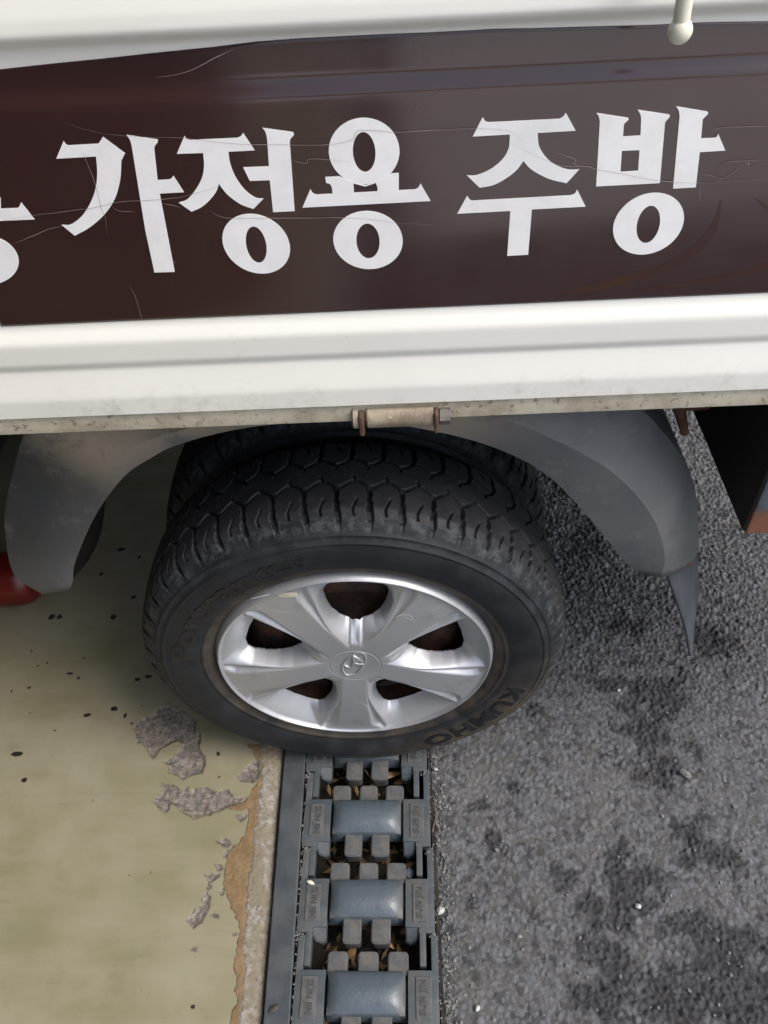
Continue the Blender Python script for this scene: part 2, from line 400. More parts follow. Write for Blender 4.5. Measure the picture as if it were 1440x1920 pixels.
c = m.mix(m.math('MULTIPLY', m.ramp(m.math('ADD', spot, sj), -0.0005, 0.0005), 0.96), c, (0.011, 0.009, 0.008))
m.col(c)
anyc = m.math('MAXIMUM', m.math('MAXIMUM', chipm, edm), m.math('MULTIPLY', orm, 0.6))
m.set(m.ramp(anyc, 0, 1, a=0.42, b=0.88), 0, 0.45)
m.bump(m.math('MULTIPLY', m.noise(150, 6, 0.8), anyc), 0.006); m.bump(m.math('SUBTRACT', 1.0, chipm), 0.003); m.bump(m.noise(30, 4), 0.0006); FLOOR = m.m

# asphalt
m = MT('asphalt'); stn = m.attr('stone'); gr = m.attr('groove'); dark_mask = m.attr('dark_mask')
c = m.mix(stn, (0.024, 0.027, 0.032), (0.150, 0.160, 0.172))
c = m.mix(m.math('MULTIPLY', m.ramp(m.noise(60, 4), 0.4, 0.7), 0.45), c, (0.105, 0.097, 0.088))
c = m.mix(m.math('MULTIPLY', gr, 0.6), c, (0.060, 0.055, 0.049))
dm = m.ramp(m.math('ADD', m.noise(7, 6, 0.65), 0.0), 0.5, 0.72)
c = m.mix(m.math('MULTIPLY', dm, 0.35), c, (0.150, 0.146, 0.138))
c = m.mix(m.math('MULTIPLY', dark_mask, 0.74), c, (0.0145, 0.015, 0.017))
wsp = m.math('MULTIPLY', m.ramp(m.voro(62), 0.13, 0.08), m.ramp(m.noise(45, 2), 0.60, 0.66))
c = m.mix(m.math('MULTIPLY', wsp, 0.4), c, (0.36, 0.36, 0.34))
m.col(c); m.set(m.ramp(m.noise(80, 3), 0.3, 0.7, a=0.55, b=0.85), 0, 0.45); m.bump(m.noise(300, 5, 0.75), 0.0022); ASPH = m.m
CONC = plain('pale_concrete', (0.55, 0.54, 0.53), (0.66, 0.65, 0.63), 2, 0.8, bsc=30, bd=0.002)
ROOFM = plain('garage_paint', (0.30, 0.30, 0.28), (0.24, 0.235, 0.21), 3, 0.8)
STONE = plain('gravel_stone', (0.10, 0.105, 0.105), (0.22, 0.215, 0.20), 90, 0.8, bsc=300)
PALE = plain('pale_stone', (0.50, 0.52, 0.49), (0.34, 0.36, 0.35), 120, 0.7, bsc=300)
BLUEP = plain('blue_grey_pebble', (0.17, 0.20, 0.25), (0.12, 0.14, 0.18), 120, 0.5)
LEAFD = plain('dark_leaf', (0.035, 0.038, 0.030), (0.055, 0.052, 0.040), 60, 0.6)
LEAFB = plain('brown_leaf', (0.20, 0.115, 0.050), (0.30, 0.19, 0.085), 60, 0.6)
TWIG = plain('dry_twig', (0.22, 0.15, 0.09), (0.14, 0.09, 0.055), 60, 0.7)

# ------------------------------------------------------------------ SETTING: olive concrete floor
def P2(pts, z=0.0): return [tuple(gnd(p, z)[:2]) for p in pts]
def cropA(pts): return [(220+x*320/1440, 1300+y*240/1080) for x, y in pts]
def cropB(pts): return [(330+x*230/1162, 1540+y*380/1920) for x, y in pts]
chips = [cropA([(145,290),(200,220),(290,190),(340,130),(420,100),(540,140),(610,180),(665,230),(660,300),(700,350),(685,440),(720,540),(735,620),(725,670),(640,690),(560,715),(500,690),(440,680),(430,620),(380,590),(480,545),(520,450),(550,415),(500,395),(400,460),(340,500),(295,545),(250,470),(180,400)]),
 cropA([(355,765),(420,780),(500,790),(590,800),(610,850),(680,810),(770,785),(830,840),(900,800),(960,840),(1000,880),(1080,860),(1080,890),(1040,920),(960,950),(900,980),(820,1020),(740,1040),(680,1045),(600,1030),(540,990),(470,930),(440,930),(425,1010),(380,1010),(340,950),(305,920),(370,850),(390,800)]),
 cropA([(1025,700),(1080,640),(1150,590),(1200,560),(1190,700),(1150,760),(1100,735),(1050,740)]),
 cropA([(1000,1040),(1050,1020),(1090,1030),(1040,1075)]),
 cropB([(370,190),(430,150),(480,160),(505,215),(480,255),(430,245),(400,200)]), cropB([(440,330),(470,280),(500,300),(480,350)]),
 cropB([(350,400),(400,420),(440,450),(370,470)]), cropB([(285,490),(340,520),(410,490),(400,520),(350,560),(320,585)]),
 cropB([(285,630),(313,598),(342,630),(313,660)]), cropB([(240,740),(290,685),(335,720),(325,820),(260,940),(185,1025),(125,920),(200,830),(280,790)]),
 cropB([(130,1215),(192,1212),(192,1246)]), cropB([(330,890),(370,850),(395,870),(390,915)]), cropB([(415,650),(440,630),(460,680),(430,690)]), cropB([(540,1060),(575,1065),(560,1095)])]
oranges = [cropB([(760,-120),(690,20),(640,130),(520,260),(490,360),(465,440),(445,570),(500,690),(540,840),(600,960),(600,1050),(578,1200),(555,1380),(575,1500),(575,1700),(510,1930),(640,1930),(660,1400),(690,1000),(700,850),(730,600),(740,450),(760,250),(820,-120)]),
 cropA([(1100,1080),(1120,980),(960,985),(940,960),(1060,920),(1120,870),(1180,780),(1240,640),(1100,440),(1260,440),(1300,620),(1250,900),(1180,1080)])]
spots = [((32,1414),13,6),((45,1462),6,5),((163,1341),8,4),((214,1329),7,5),((258,1275),6,4),((278,1269),8,4),((158,1234),4,2),((132,1264),8,3),((148,1272),4,3),
 ((56,1289),4,3),((22,1297),3,3),((103,1370),4,2),((235,1341),3,5),((408,1413),5,5),((362,1888),6,5),((97,1157),7,6),((112,1157),6,5),((212,1157),7,6),((258,1360),2.5,2.5),
 ((247,1357),3,3),((173,1500),2,2),((88,1243),3,2),((412,1457),3,3),((265,1324),2,2),((57,1337),2,2),((283,1636),2,2),((243,1640),2,2),((390,1650),2,2),((70,1250),3,2),
 ((250,1120),6,4),((320,1085),7,5),((228,1030),9,4),((190,1075),5,4),((262,1044),4,3),((60,1220),2,2),((300,1180),3,2)]
x0, x1, y0, y1 = -0.95, -0.1575, -0.62, 0.62
nx, ny = 330, 500
X, Y = np.meshgrid(np.linspace(x0, x1, nx), np.linspace(y0, y1, ny), indexing='ij')
jx = (fbm(X, Y, 60, 4, 3)-0.5)*0.012; jy = (fbm(X, Y, 60, 4, 9)-0.5)*0.012
chip = np.full(X.shape, -0.1)
for c in chips: chip = np.maximum(chip, poly_sd(X+jx, Y+jy, P2(c)))
orange = np.full(X.shape, -0.1)
for c in oranges: orange = np.maximum(orange, poly_sd(X+jx, Y+jy, P2(c)))
spot = np.full(X.shape, -0.1)
for (p, a, b) in spots:
    g0 = gnd(p); ga = gnd((p[0]+a, p[1])); gb = gnd((p[0], p[1]+b))
    ra = abs(ga[0]-g0[0]); rb = abs(gb[1]-g0[1]); rb = max(rb, 0.3*ra)
    ra *= 0.85; rb *= 0.85; dd = np.hypot((X+jx*0.45-g0[0])/ra, (Y+jy*0.45-g0[1])/rb); spot = np.maximum(spot, (1-dd)*min(ra, rb))
wob = (fbm(X, Y, 14, 4, 21)-0.5)*0.022
edge = X-(-0.190+wob)
Z = np.zeros(X.shape)
Z -= 0.0035*smst(-0.001, 0.004, chip)*(0.5+fbm(X, Y, 90, 4, 5))
Z -= 0.006*smst(0.0, 0.035, X+0.190)+0.010*smst(-0.172, -0.1575, X)**2
Z += smst(-0.006, 0.012, edge)*(fbm(X, Y, 110, 4, 31)-0.55)*0.005
Z += (fbm(X, Y, 5, 2, 40)-0.5)*0.002
X2 = X+np.where(X > x1-0.004, (fbm(X*0, Y, 25, 4, 77)-0.5)*0.006, 0)
V = np.stack([X2, Y, Z], -1).reshape(-1, 3); F = grid_faces(nx, ny)
nb = len(V)
# vertical edge down into the gap beside the frame and the plain surround
lastrow = np.arange((nx-1)*ny, nx*ny)
V2 = V[lastrow].copy(); V2[:, 2] = -0.12
F2 = np.stack([lastrow[:-1], np.arange(nb, nb+ny-1), np.arange(nb+1, nb+ny), lastrow[1:]], -1)
ext = np.array([[-7, -6, 0], [x0, -6, 0], [x0, 6, 0], [-7, 6, 0], [x1, -6, 0], [x1, y0, 0], [x0, y0, 0], [x0, y1, 0], [x1, y1, 0], [x1, 6, 0]], float)
k = nb+ny
F3 = np.array([[k, k+1, k+2, k+3], [k+1, k+4, k+5, k+6], [k+7, k+8, k+9, k+2]])
V = np.concatenate([V, V2, ext]); F = np.concatenate([F, F2, F3])
pad = lambda a, v: np.concatenate([a.ravel(), a.ravel()[lastrow] if v is None else np.full(ny, v), np.full(len(ext), -0.1)])
floor = struct(mesh('concrete_floor', V, F, FLOOR, smooth=True, attrs={'chip': pad(chip, -0.1), 'orange': pad(orange, -0.1), 'spot': pad(spot, -0.1), 'edge': pad(edge, None)}))

# ------------------------------------------------------------------ asphalt
ax0, ax1, ay0, ay1 = 0.1165, 1.32, -0.50, 1.35
st = 0.00245
nx, ny = int((ax1-ax0)/st), int((ay1-ay0)/st)
X, Y = np.meshgrid(np.linspace(ax0, ax1, nx), np.linspace(ay0, ay1, ny), indexing='ij')
wx = X+(fbm(X, Y, 90, 2, 1)-0.5)*0.004; wy = Y+(fbm(X, Y, 90, 2, 2)-0.5)*0.004
f1, f2, idv, ox, oy = voro(wx, wy, 0.0098, 11)
g1, g2, idg, ux, uy = voro(wx, wy, 0.0060, 23)
dark_mask = np.zeros(X.shape)
for (p, r) in [((1215,1310),95),((1270,1290),60),((1150,1270),50),((1240,1440),70),((1300,1400),45),((1215,1370),60),((1300,1575),70),((1360,1600),50),((1190,1655),75),((1160,1610),40),((1120,1690),35),((1360,1800),130),((1290,1740),80),((1420,1870),130),((1290,1880),90),((1150,1800),75),((1160,1730),50),((1130,1880),60),((905,1500),24),((920,1575),32),((1060,1640),26),((1110,1250),32),((960,1470),20),((1000,1330),22),((1330,1200),60),((1060,900),70),((1100,1010),70),((1180,1170),45),((1000,1720),22),((880,1680),20)]:
    g0 = gnd(p); r = 0.84*r/1180.0
    dark_mask = np.maximum(dark_mask, smst(r*1.25, r*0.30, np.hypot(X-g0[0], Y-g0[1])+(fbm(X, Y, 42, 6, 61)-0.5)*r*3.0))
loose = np.clip(smst(-0.05, 0.35, Y-0.25*(0.75-X))*0.9+dark_mask*0.7, 0, 1)
tilt = (ox*(rnd2((idv*65535).astype(np.int64), 7+0*X.astype(np.int64), 5)-0.5)+oy*(rnd2((idv*65535).astype(np.int64), 9+0*X.astype(np.int64), 6)-0.5))
dome = smst(0, 0.0030, f2-f1)
dome2 = smst(0, 0.0020, g2-g1)
hh = dome*(0.0008+0.0026*idv)*(0.5+1.3*loose)+tilt*1.2*dome*(0.45+1.2*loose)+dome2*(0.0004+0.0012*idg)
hh += (fbm(X, Y, 6, 3, 71)-0.5)*0.006-dark_mask*0.0025
edgefall = smst(0.150, 0.1165, X)
Z = -0.0085+hh-edgefall*0.004
ids = np.where(idg > 0.62, idg, idv)
V = np.stack([X, Y, Z], -1).reshape(-1, 3); F = grid_faces(nx, ny); nb = len(V)
e = lambda a, b: [a, b, -0.007]
ext = np.array([e(ax0, -2.05), e(9, -2.05), e(9, ay0), e(ax0, ay0), e(ax1, ay0), e(ax1, ay1), e(9, ay1), e(ax0, ay1), e(9, 9), e(ax0, 9)], float)
k = nb
F3 = np.array([[k, k+1, k+2, k+3], [k+4, k+2, k+6, k+5], [k+7, k+6, k+8, k+9]])
z10 = lambda a, v=0.4: np.concatenate([a.ravel(), np.full(10, v)])
struct(mesh('asphalt', np.concatenate([V, ext]), np.concatenate([F, F3]), ASPH, smooth=False,
     attrs={'stone': z10(np.clip(ids*1.05-0.05, 0, 1)), 'groove': z10((1-dome)*(1-0.75*loose)), 'dark_mask': z10(np.clip(dark_mask*0.9+(1-dome)*loose*0.55, 0, 1), 0.0)}))  # dark patches, plus the gaps between loose stones
bm = bmesh.new(); add_box(bm, (0.15, -40, -0.30), (60, -2.055, -0.004)); struct(bmobj('added_forecourt', bm, CONC))  # pale slab added out of view to brighten the film's reflection
bm = bmesh.new(); add_box(bm, (-60, -60, -0.6), (80, 80, -0.5)); struct(bmobj('ground', bm, CONC))

# ------------------------------------------------------------------ drain channel
bm = bmesh.new()
add_box(bm, (-0.125, -0.9, -0.145), (0.125, 2.2, -0.095))
struct(bmobj('channel_bed', bm, PIT))
bm = bmesh.new()
add_box(bm, (-0.1515, -0.9, -0.14), (-0.1125, 2.2, -0.0015), 0.002)
struct(bmobj('channel_frame', bm, FRAME))
bm = bmesh.new(); add_box(bm, (0.1105, -0.9, -0.14), (0.1160, 2.2, -0.007), 0.001); struct(bmobj('channel_kerb', bm, PIT))

# ------------------------------------------------------------------ garage whose roof shades the left half
gar = thing('garage', 'open fronted garage with a flat grey roof over the olive floor', 'garage', (-3.6, 0, 0))
def gbox(name, a, b):
    bm = bmesh.new(); add_box(bm, (a[0]+3.6, a[1], a[2]), (b[0]+3.6, b[1], b[2])); return bmobj(name, bm, ROOFM, gar)
gbox('roof', (-5, -1.8, 2.6), (-0.30, 1.95, 2.75)); gbox('wall', (-5.2, -1.8, 0.001), (-5.001, 1.95, 2.75)); gbox('wall', (-5, -1.8, 0.001), (-0.30, -1.6, 2.599)); gbox('wall', (-5, 1.75, 0.001), (-0.05, 1.95, 2.599))

# ------------------------------------------------------------------ TRUCK
truck = thing('pickup_truck', 'white pickup truck with a brown Korean lettered stripe parked across the drain', 'truck', (0, 0, 0))
H = 0.315
YF = -0.030
def zz(py, y): return float(onY((720, py), y)[2])
zb = zz(760, YF-0.010)
prof_pts = [(zb, YF+0.012), (zb, YF-0.0085), (zb+0.0015, YF-0.0100), (zz(728, YF-0.010), YF-0.0102), (zz(722, YF-0.010), YF-0.0096),
            (zz(674, YF-0.004), YF-0.0042), (zz(669, YF-0.003), YF-0.0034), (zz(666, YF-0.003), YF-0.0040), (zz(662, YF-0.006), YF-0.0060), (zz(658, YF-0.006), YF-0.0066),
            (zz(625, YF-0.0066), YF-0.0066), (zz(618, YF-0.006), YF-0.0060), (zz(592, YF), YF-0.0008), (zz(584, YF), YF), (zz(190, YF), YF),
            (zz(170, YF), YF+0.0005), (zz(152, YF), YF+0.0040), (zz(138, YF), YF+0.0054), (zz(70, YF), YF+0.0058), (zz(63, YF), YF+0.0052),
            (zz(43, YF-0.004), YF-0.0036), (zz(38, YF-0.004), YF-0.0044), (zz(31, YF-0.004), YF-0.0045), (zz(5, YF-0.004), YF-0.0036), (zz(-60, YF), YF+0.001), (zz(-130, YF), YF+0.002), (zz(-131, YF), YF+0.03)]
# smooth the folded profile a little
pz = np.array([p[0] for p in prof_pts]); py_ = np.array([p[1] for p in prof_pts])
zs = np.linspace(pz[2], pz[-2], 420)
ys = np.interp(zs, pz[1:-1], py_[1:-1])
ker = np.array([1, 2, 3, 2, 1.0]); ker /= ker.sum()
ysm = np.convolve(np.pad(ys, 2, mode='edge'), ker, 'valid')
def prof(z): return np.interp(z, zs, ysm)
keep = list(range(0, 420, 2))
PZ = np.concatenate([[zb], zs[keep], [zs[-1], zs[-1]+0.002]]); PY = np.concatenate([[YF+0.015], ysm[keep], [ysm[-1], YF+0.03]])
xs = np.linspace(-2.1, 1.12, 60)
V = np.array([[x, y, z] for x in xs for z, y in zip(PZ, PY)]); F = grid_faces(len(xs), len(PZ))[:, ::-1]
panel = mesh('bed_side', V, F, WHITE, truck, smooth=True)
panel.data.set_sharp_from_angle(angle=math.radians(50))
# film
tops = [(-200, 152), (0, 131), (100, 120), (200, 110), (300, 99), (400, 89), (440, 84), (480, 79), (560, 73), (640, 69), (720, 65), (800, 62), (880, 58), (930, 55), (1000, 54), (1100, 51), (1220, 48), (1320, 43), (1440, 41), (1640, 34)]
tw = [onY(p, YF+0.004) for p in tops]
bw = [onY((-200, 620.5), YF), onY((1640, 539.5), YF)]
fx = np.linspace(tw[0][0], tw[-1][0], 200)
zt = np.interp(fx, [p[0] for p in tw], [p[2] for p in tw]); zbm = np.interp(fx, [bw[0][0], bw[1][0]], [bw[0][2], bw[1][2]])
rows = 90
V = []
for i, x in enumerate(fx):
    for j in range(rows):
        z = zbm[i]+(zt[i]-zbm[i])*j/(rows-1)
        lift = 0.0
        V.append((x, prof(z)-0.0004-lift, z))
film = mesh('stripe_film', V, grid_faces(len(fx), rows)[:, ::-1], FILM, panel, smooth=True)
mod = film.modifiers.new('thickness', 'SOLIDIFY'); mod.thickness = 0.0004; mod.offset = 0
# letters, each syllable one mesh
def ell(cx, cy, rx, ry, rot=0, n=44):
    r = math.radians(rot)
    return [(cx+rx*math.cos(t)*math.cos(r)-ry*math.sin(t)*math.sin(r), cy+rx*math.cos(t)*math.sin(r)+ry*math.sin(t)*math.cos(r)) for t in [2*math.pi*k/n for k in range(n)]]
def arcpts(*pts, n=8):
    """Catmull-Rom through pts"""
    P = [np.array(p, float) for p in pts]; P = [2*P[0]-P[1]]+P+[2*P[-1]-P[-2]]; out = []
    for i in range(1, len(P)-2):
        for k in range(n):
            t = k/n
            out.append(tuple(0.5*((2*P[i])+(-P[i-1]+P[i+1])*t+(2*P[i-1]-5*P[i]+4*P[i+1]-P[i+2])*t*t+(-P[i-1]+3*P[i]-3*P[i+1]+P[i+2])*t**3)))
    out.append(tuple(P[-2])); return out
GA = [([(162,190)]+arcpts((162,190),(180,220),(208,235),n=3)[1:]+[(525,218),(570,147),(800,318),(762,395)]+arcpts((762,395),(748,600),(690,800),(580,960),(430,1090),(278,1175))[1:]+[(140,1062)]+arcpts((140,1062),(240,1055),(360,960),(455,800),(500,650),(510,500),(498,352))[1:]+[(85,375)], []),
      (arcpts((815,127),(850,180),(868,240),n=4)+[(1010,1120),(1105,1557),(1316,1550),(1160,737),(1412,723),(1302,550)]+arcpts((1302,550),(1280,580),(1250,590),n=3)[1:]+[(1138,597),(1103,270)]+arcpts((1103,270),(1110,240),(1135,210),(1140,180),(1125,172),n=3)[1:], [])]
JEONG = [(arcpts((125,148),(145,178),(185,195),n=4)+arcpts((720,170),(760,150),(785,115),n=4)+[(915,312),(620,328)]+arcpts((620,328),(640,460),(700,610),(800,750),(920,840),(1015,855))[1:]+[(900,972)]+arcpts((900,972),(760,920),(620,820),(550,740),(512,688))[1:]+arcpts((512,688),(480,780),(400,880),(310,955),(205,1002))[1:]+[(60,900)]+arcpts((60,900),(160,860),(260,740),(325,610),(345,480),(335,342))[1:]+[(38,352)], []),
         (arcpts((1002,58),(1035,105),(1055,180),n=4)+[(1075,490),(785,503),(860,656),(1085,648),(1122,1008),(1365,996),(1310,215)]+arcpts((1310,215),(1320,180),(1355,140),(1345,108),(1320,102),n=3)[1:], []),
         (ell(932,1362,398,318,28), ell(932,1373,112,207,-12))]
YONG = [(ell(680,405,368,345,5), ell(680,415,117,207,-4)),
        ([(275,675),(420,668),(600,740),(700,757),(800,735),(960,637),(1040,632),(1040,812)]+arcpts((1210,803),(1240,785),(1265,743),n=4)+[(1370,925),(38,994)]+arcpts((122,800),(145,840),(185,857),n=4)+[(352,848)]+arcpts((352,848),(345,790),(325,750),(285,738),n=3)[1:], [(568,742),(690,775),(802,737),(820,790),(818,824),(575,837)]),
        (ell(720,1330,362,302,6), ell(720,1340,120,181,-4))]
JU = [(arcpts((320,130),(345,170),(380,182),n=4)+arcpts((1090,147),(1125,125),(1152,87),n=4)+[(1250,268),(870,290)]+arcpts((870,290),(885,420),(960,540),(1060,615),(1180,655),(1288,652))[1:]+[(1160,792)]+arcpts((1160,792),(1000,755),(880,700),(790,640),(728,570))[1:]+arcpts((728,570),(660,660),(560,740),(430,810),(290,838))[1:]+[(160,712)]+arcpts((160,712),(260,710),(400,650),(520,550),(580,440),(592,305))[1:]+[(220,326)], []),
      (arcpts((165,915),(190,955),(215,966),n=4)+arcpts((1200,912),(1240,895),(1265,855),n=4)+[(1350,1027),(812,1055),(775,1508),(565,1520),(597,1070),(65,1098)], [])]
BANG = [(arcpts((72,142),(95,180),(105,230),n=4)+[(68,878),(705,845),(757,240)]+arcpts((757,240),(775,215),(805,180),(800,158),n=3)[1:]+[(485,110)]+arcpts((485,110),(512,160),(518,210),n=3)[1:]+[(512,367),(337,378),(345,262)]+arcpts((345,262),(360,240),(393,210),(385,190),n=3)[1:], [(325,522),(502,515),(488,720),(312,732)]),
        (arcpts((868,76),(895,120),(903,175),n=4)+[(837,900),(1065,887),(1105,535),(1360,520),(1290,352)]+arcpts((1290,352),(1270,385),(1235,392),n=3)[1:]+[(1118,397),(1135,205)]+arcpts((1135,205),(1155,185),(1188,150),(1180,128),n=3)[1:], []),
        (ell(592,1250,372,290,-28), ell(590,1257,112,190,14))]
DONG = [(arcpts((300,288),(340,270),(380,188),n=4)+[(622,495),(-900,560),(-740,330),(-250,310),(-250,100),(10,100),(15,300)], []),
        (ell(-330,1220,670,460,6), ell(-330,1220,200,300,0))]
GLY = [('letter', DONG, 0, 360, 80/768), ('letter', GA, 90, 230, 260/1440), ('letter', JEONG, 325, 230, 240/1440), ('letter', YONG, 560, 210, 260/1440), ('letter', JU, 845, 195, 270/1440), ('letter', BANG, 1105, 185, 270/1440)]
def flat_poly(bm, outer, holes, to3):
    """fill outer minus hole"""
    edges = []
    for loop in [outer]+([holes] if holes else []):
        out = []
        for p in loop:
            if not out or (abs(p[0]-out[-1][0])+abs(p[1]-out[-1][1])) > 1e-6: out.append(p)
        vs = [bm.verts.new(to3(p)) for p in out]
        edges += [bm.edges.new((vs[i], vs[(i+1) % len(vs)])) for i in range(len(vs))]
    bmesh.ops.triangle_fill(bm, use_beauty=True, use_dissolve=False, edges=edges, normal=(0, -1, 0))
for nm, gl, ox_, oy_, s in GLY:
    bm = bmesh.new()
    for gi, (outer, holes) in enumerate(gl):
        to3 = lambda p: Vector(tuple(onY((ox_+p[0]*s, oy_+p[1]*s), YF-0.0011-0.00012*gi)))
        flat_poly(bm, outer, holes, to3)
    bmesh.ops.recalc_face_normals(bm, faces=bm.faces)
    for f in bm.faces:
        if f.normal.y > 0: f.normal_flip()
    o = bmobj(nm, bm, LETTER, panel)
    md = o.modifiers.new('thickness', 'SOLIDIFY'); md.thickness = 0.0003; md.offset = -1
# orange swirls printed on the film, hairline cracks in it
def strip(bm, pts, w, y, taper=True):
    P = [onY(p, y) for p in pts]; n = len(P); L = []
    for i in range(n):
        t = P[min(i+1, n-1)]-P[max(i-1, 0)]; t = np.array([t[0], 0, t[2]]); t /= np.linalg.norm(t)+1e-9
        nrm = np.array([-t[2], 0, t[0]]); ww = w*(min(1, 3.0*min(i, n-1-i)/n+0.15) if taper else 1)/2
        L.append((bm.verts.new(P[i]+nrm*ww), bm.verts.new(P[i]-nrm*ww)))
    for i in range(n-1): bm.faces.new((L[i][0], L[i][1], L[i+1][1], L[i+1][0]))
for pts, w in (([(1352,375),(1340,420),(1310,462),(1262,495),(1200,518),(1120,538),(1050,552)], 0.010), ([(1560,430),(1470,485),(1380,515),(1290,532),(1180,546)], 0.006), ([(1415,372),(1450,395),(1500,400)], 0.004)):
    bm = bmesh.new(); strip(bm, arcpts(*pts), w, YF-0.0007)
    bmobj('printed_swirl', bm, SWIRL, panel)
cr = [[(118,228),(160,243),(220,254),(300,258),(345,259),(440,270),(520,271),(570,272),(620,271),(660,262),(670,246),(700,245),(745,248),(820,244),(890,241),(950,245),(970,255),(980,265)],
      [(0,415),(60,404),(160,392),(200,384),(220,379),(300,374),(345,368),(400,353),(412,350)], [(393,392),(405,402),(430,409),(500,409),(560,409),(640,408),(700,412),(740,418),(812,421)],
      [(25,457),(60,443),(90,430),(120,424)], [(150,274),(165,310),(180,350),(190,390),(198,410),(200,440)], [(210,388),(225,396),(255,397)], [(305,382),(320,384),(340,389)],
      [(960,270),(1000,290),(1050,310),(1100,312),(1120,318),(1180,329),(1230,338),(1270,342),(1310,343),(1370,340),(1440,335)], [(1043,287),(1070,295),(1080,302),(1075,308),(1095,310)],
      [(1330,247),(1350,240),(1390,238),(1440,237)], [(1310,328),(1330,328),(1355,335),(1380,320),(1400,305)], [(1345,318),(1360,305),(1395,302),(1440,300)], [(1312,350),(1312,375)],
      [(540,297),(560,304),(575,306),(580,298),(620,300),(660,304)], [(243,535),(255,560),(262,585),(268,603)], [(290,146),(350,135),(400,110),(440,92)]]
bm = bmesh.new()
for c in cr:
    base = arcpts(*c, n=5)
    pts = [(p[0]+random.uniform(-.4, .4), p[1]+random.uniform(-.5, .5)) for p in base]
    strip(bm, pts, 0.00030, YF-0.0016)
bmobj('hairline_crack', bm, CRACK, panel)
# lower rail, floor, frame
zr = zz(787, YF-0.005)
bm = bmesh.new(); add_box(bm, (-2.1, YF-0.006, zr), (1.12, YF+0.02, zb-0.0012), 0.002); bmobj('lower_rail', bm, RAIL, truck, True, 40)
bm = bmesh.new(); add_box(bm, (-2.1, YF+0.022, 0.808), (1.12, 1.55, 0.845)); bmobj('bed_floor', bm, BLACKST, truck)
bm = bmesh.new(); add_box(bm, (-2.1, 1.555, 0.80), (1.12, 1.60, 1.2)); bmobj('bed_side', bm, WHITE, truck)
for y in (0.50, 1.0):
    bm = bmesh.new(); add_box(bm, (-2.1, y, 0.56), (1.05, y+0.06, 0.70), 0.004); bmobj('chassis_rail', bm, BLACKST, truck)
for x in (-1.5, -0.75, 0.0, 0.72):
    bm = bmesh.new(); add_box(bm, (x, 0.45, 0.70), (x+0.05, 1.5, 0.807)); bmobj('cross_member', bm, BLACKST, truck)
bm = bmesh.new(); add_tube(bm, [(0, 0.10, H), (0, 1.45, H)], 0.05, 16); bmobj('axle', bm, BLACKST, truck)
bm = bmesh.new(); add_box(bm, (-2.3, 0.62, 0.14), (-0.85, 1.4, 0.62)); bmobj('underbody_blocker', bm, BLACKST, truck)  # oversized box added under the bed to keep light off the floor
# hinge under the rail
zc = zr+0.004; hx0 = onY((661, 778), -0.05)[0]; hx1 = onY((852, 775), -0.05)[0]
yh = YF-0.003
def hx(px): return float(onY((px, 777), yh)[0])
hz = float(onY((745, 777), yh)[2])
hinge = bpy.data.objects.new('hinge', None); COL.objects.link(hinge); hinge.parent = truck
hinge.location = (hx(750), yh, hz)
hl = Vector(hinge.location)
def hobj(name, bm, m, sharp=40):
    bmesh.ops.translate(bm, verts=bm.verts, vec=-hl); return bmobj(name, bm, m, hinge, True, sharp)
r = 0.0130
bm = bmesh.new(); rg = add_lathe(bm, [(r*0.9, hx(687)), (r, hx(687)+0.0015), (r, hx(812)-0.0015), (r*0.9, hx(812))], 'X', 28, (0, yh, hz)); bm.faces.new(rg[0][::-1]); bm.faces.new(rg[-1])
hobj('barrel', bm, HINGE)
bm = bmesh.new(); rg = add_lathe(bm, [(r*0.7, hx(659)), (r*1.0, hx(659)+0.002), (r*1.0, hx(672)), (r*0.95, hx(672))], 'X', 24, (0, yh, hz)); bm.faces.new(rg[0][::-1]); bm.faces.new(rg[-1])
hobj('barrel_end', bm, HINGE)
for a, b in ((673, 683), (813, 821)):
    bm = bmesh.new(); add_box(bm, (hx(a), yh-0.0150, hz-0.0155), (hx(b), yh+0.02, hz+0.010), 0.002); hobj('hinge_tab', bm, RUSTPIN)
bm = bmesh.new(); rg = add_lathe(bm, [(0.0110, hx(823)), (0.0118, hx(824)), (0.0118, hx(842)), (0.0105, hx(844)), (0.007, hx(844)), (0.007, hx(850)), (0.005, hx(851))], 'X', 6, (0, yh, hz-0.001)); bm.faces.new(rg[0][::-1]); bm.faces.new(rg[-1])
hobj('nut', bm, NUTM, 30)
# cream rope hook with a ball end, upper right
pr = [onY(p, YF-0.055) for p in ((1275, 58), (1279, 30), (1285, -10), (1291, -50))]
bm = bmesh.new()
pr2 = [Vector(tuple(p)) for p in pr]+[Vector(tuple(pr[-1]))+Vector((0.002, 0.025, 0.012)), Vector(tuple(pr[-1]))+Vector((0.003, 0.060, 0.016))]
add_tube(bm, pr2, [0.0056]*6, 14)
bmesh.ops.create_uvsphere(bm, u_segments=20, v_segments=14, radius=0.0082, matrix=Matrix.Translation(pr2[0]))
bmobj('rope_hook', bm, CREAM, truck, True, 60)

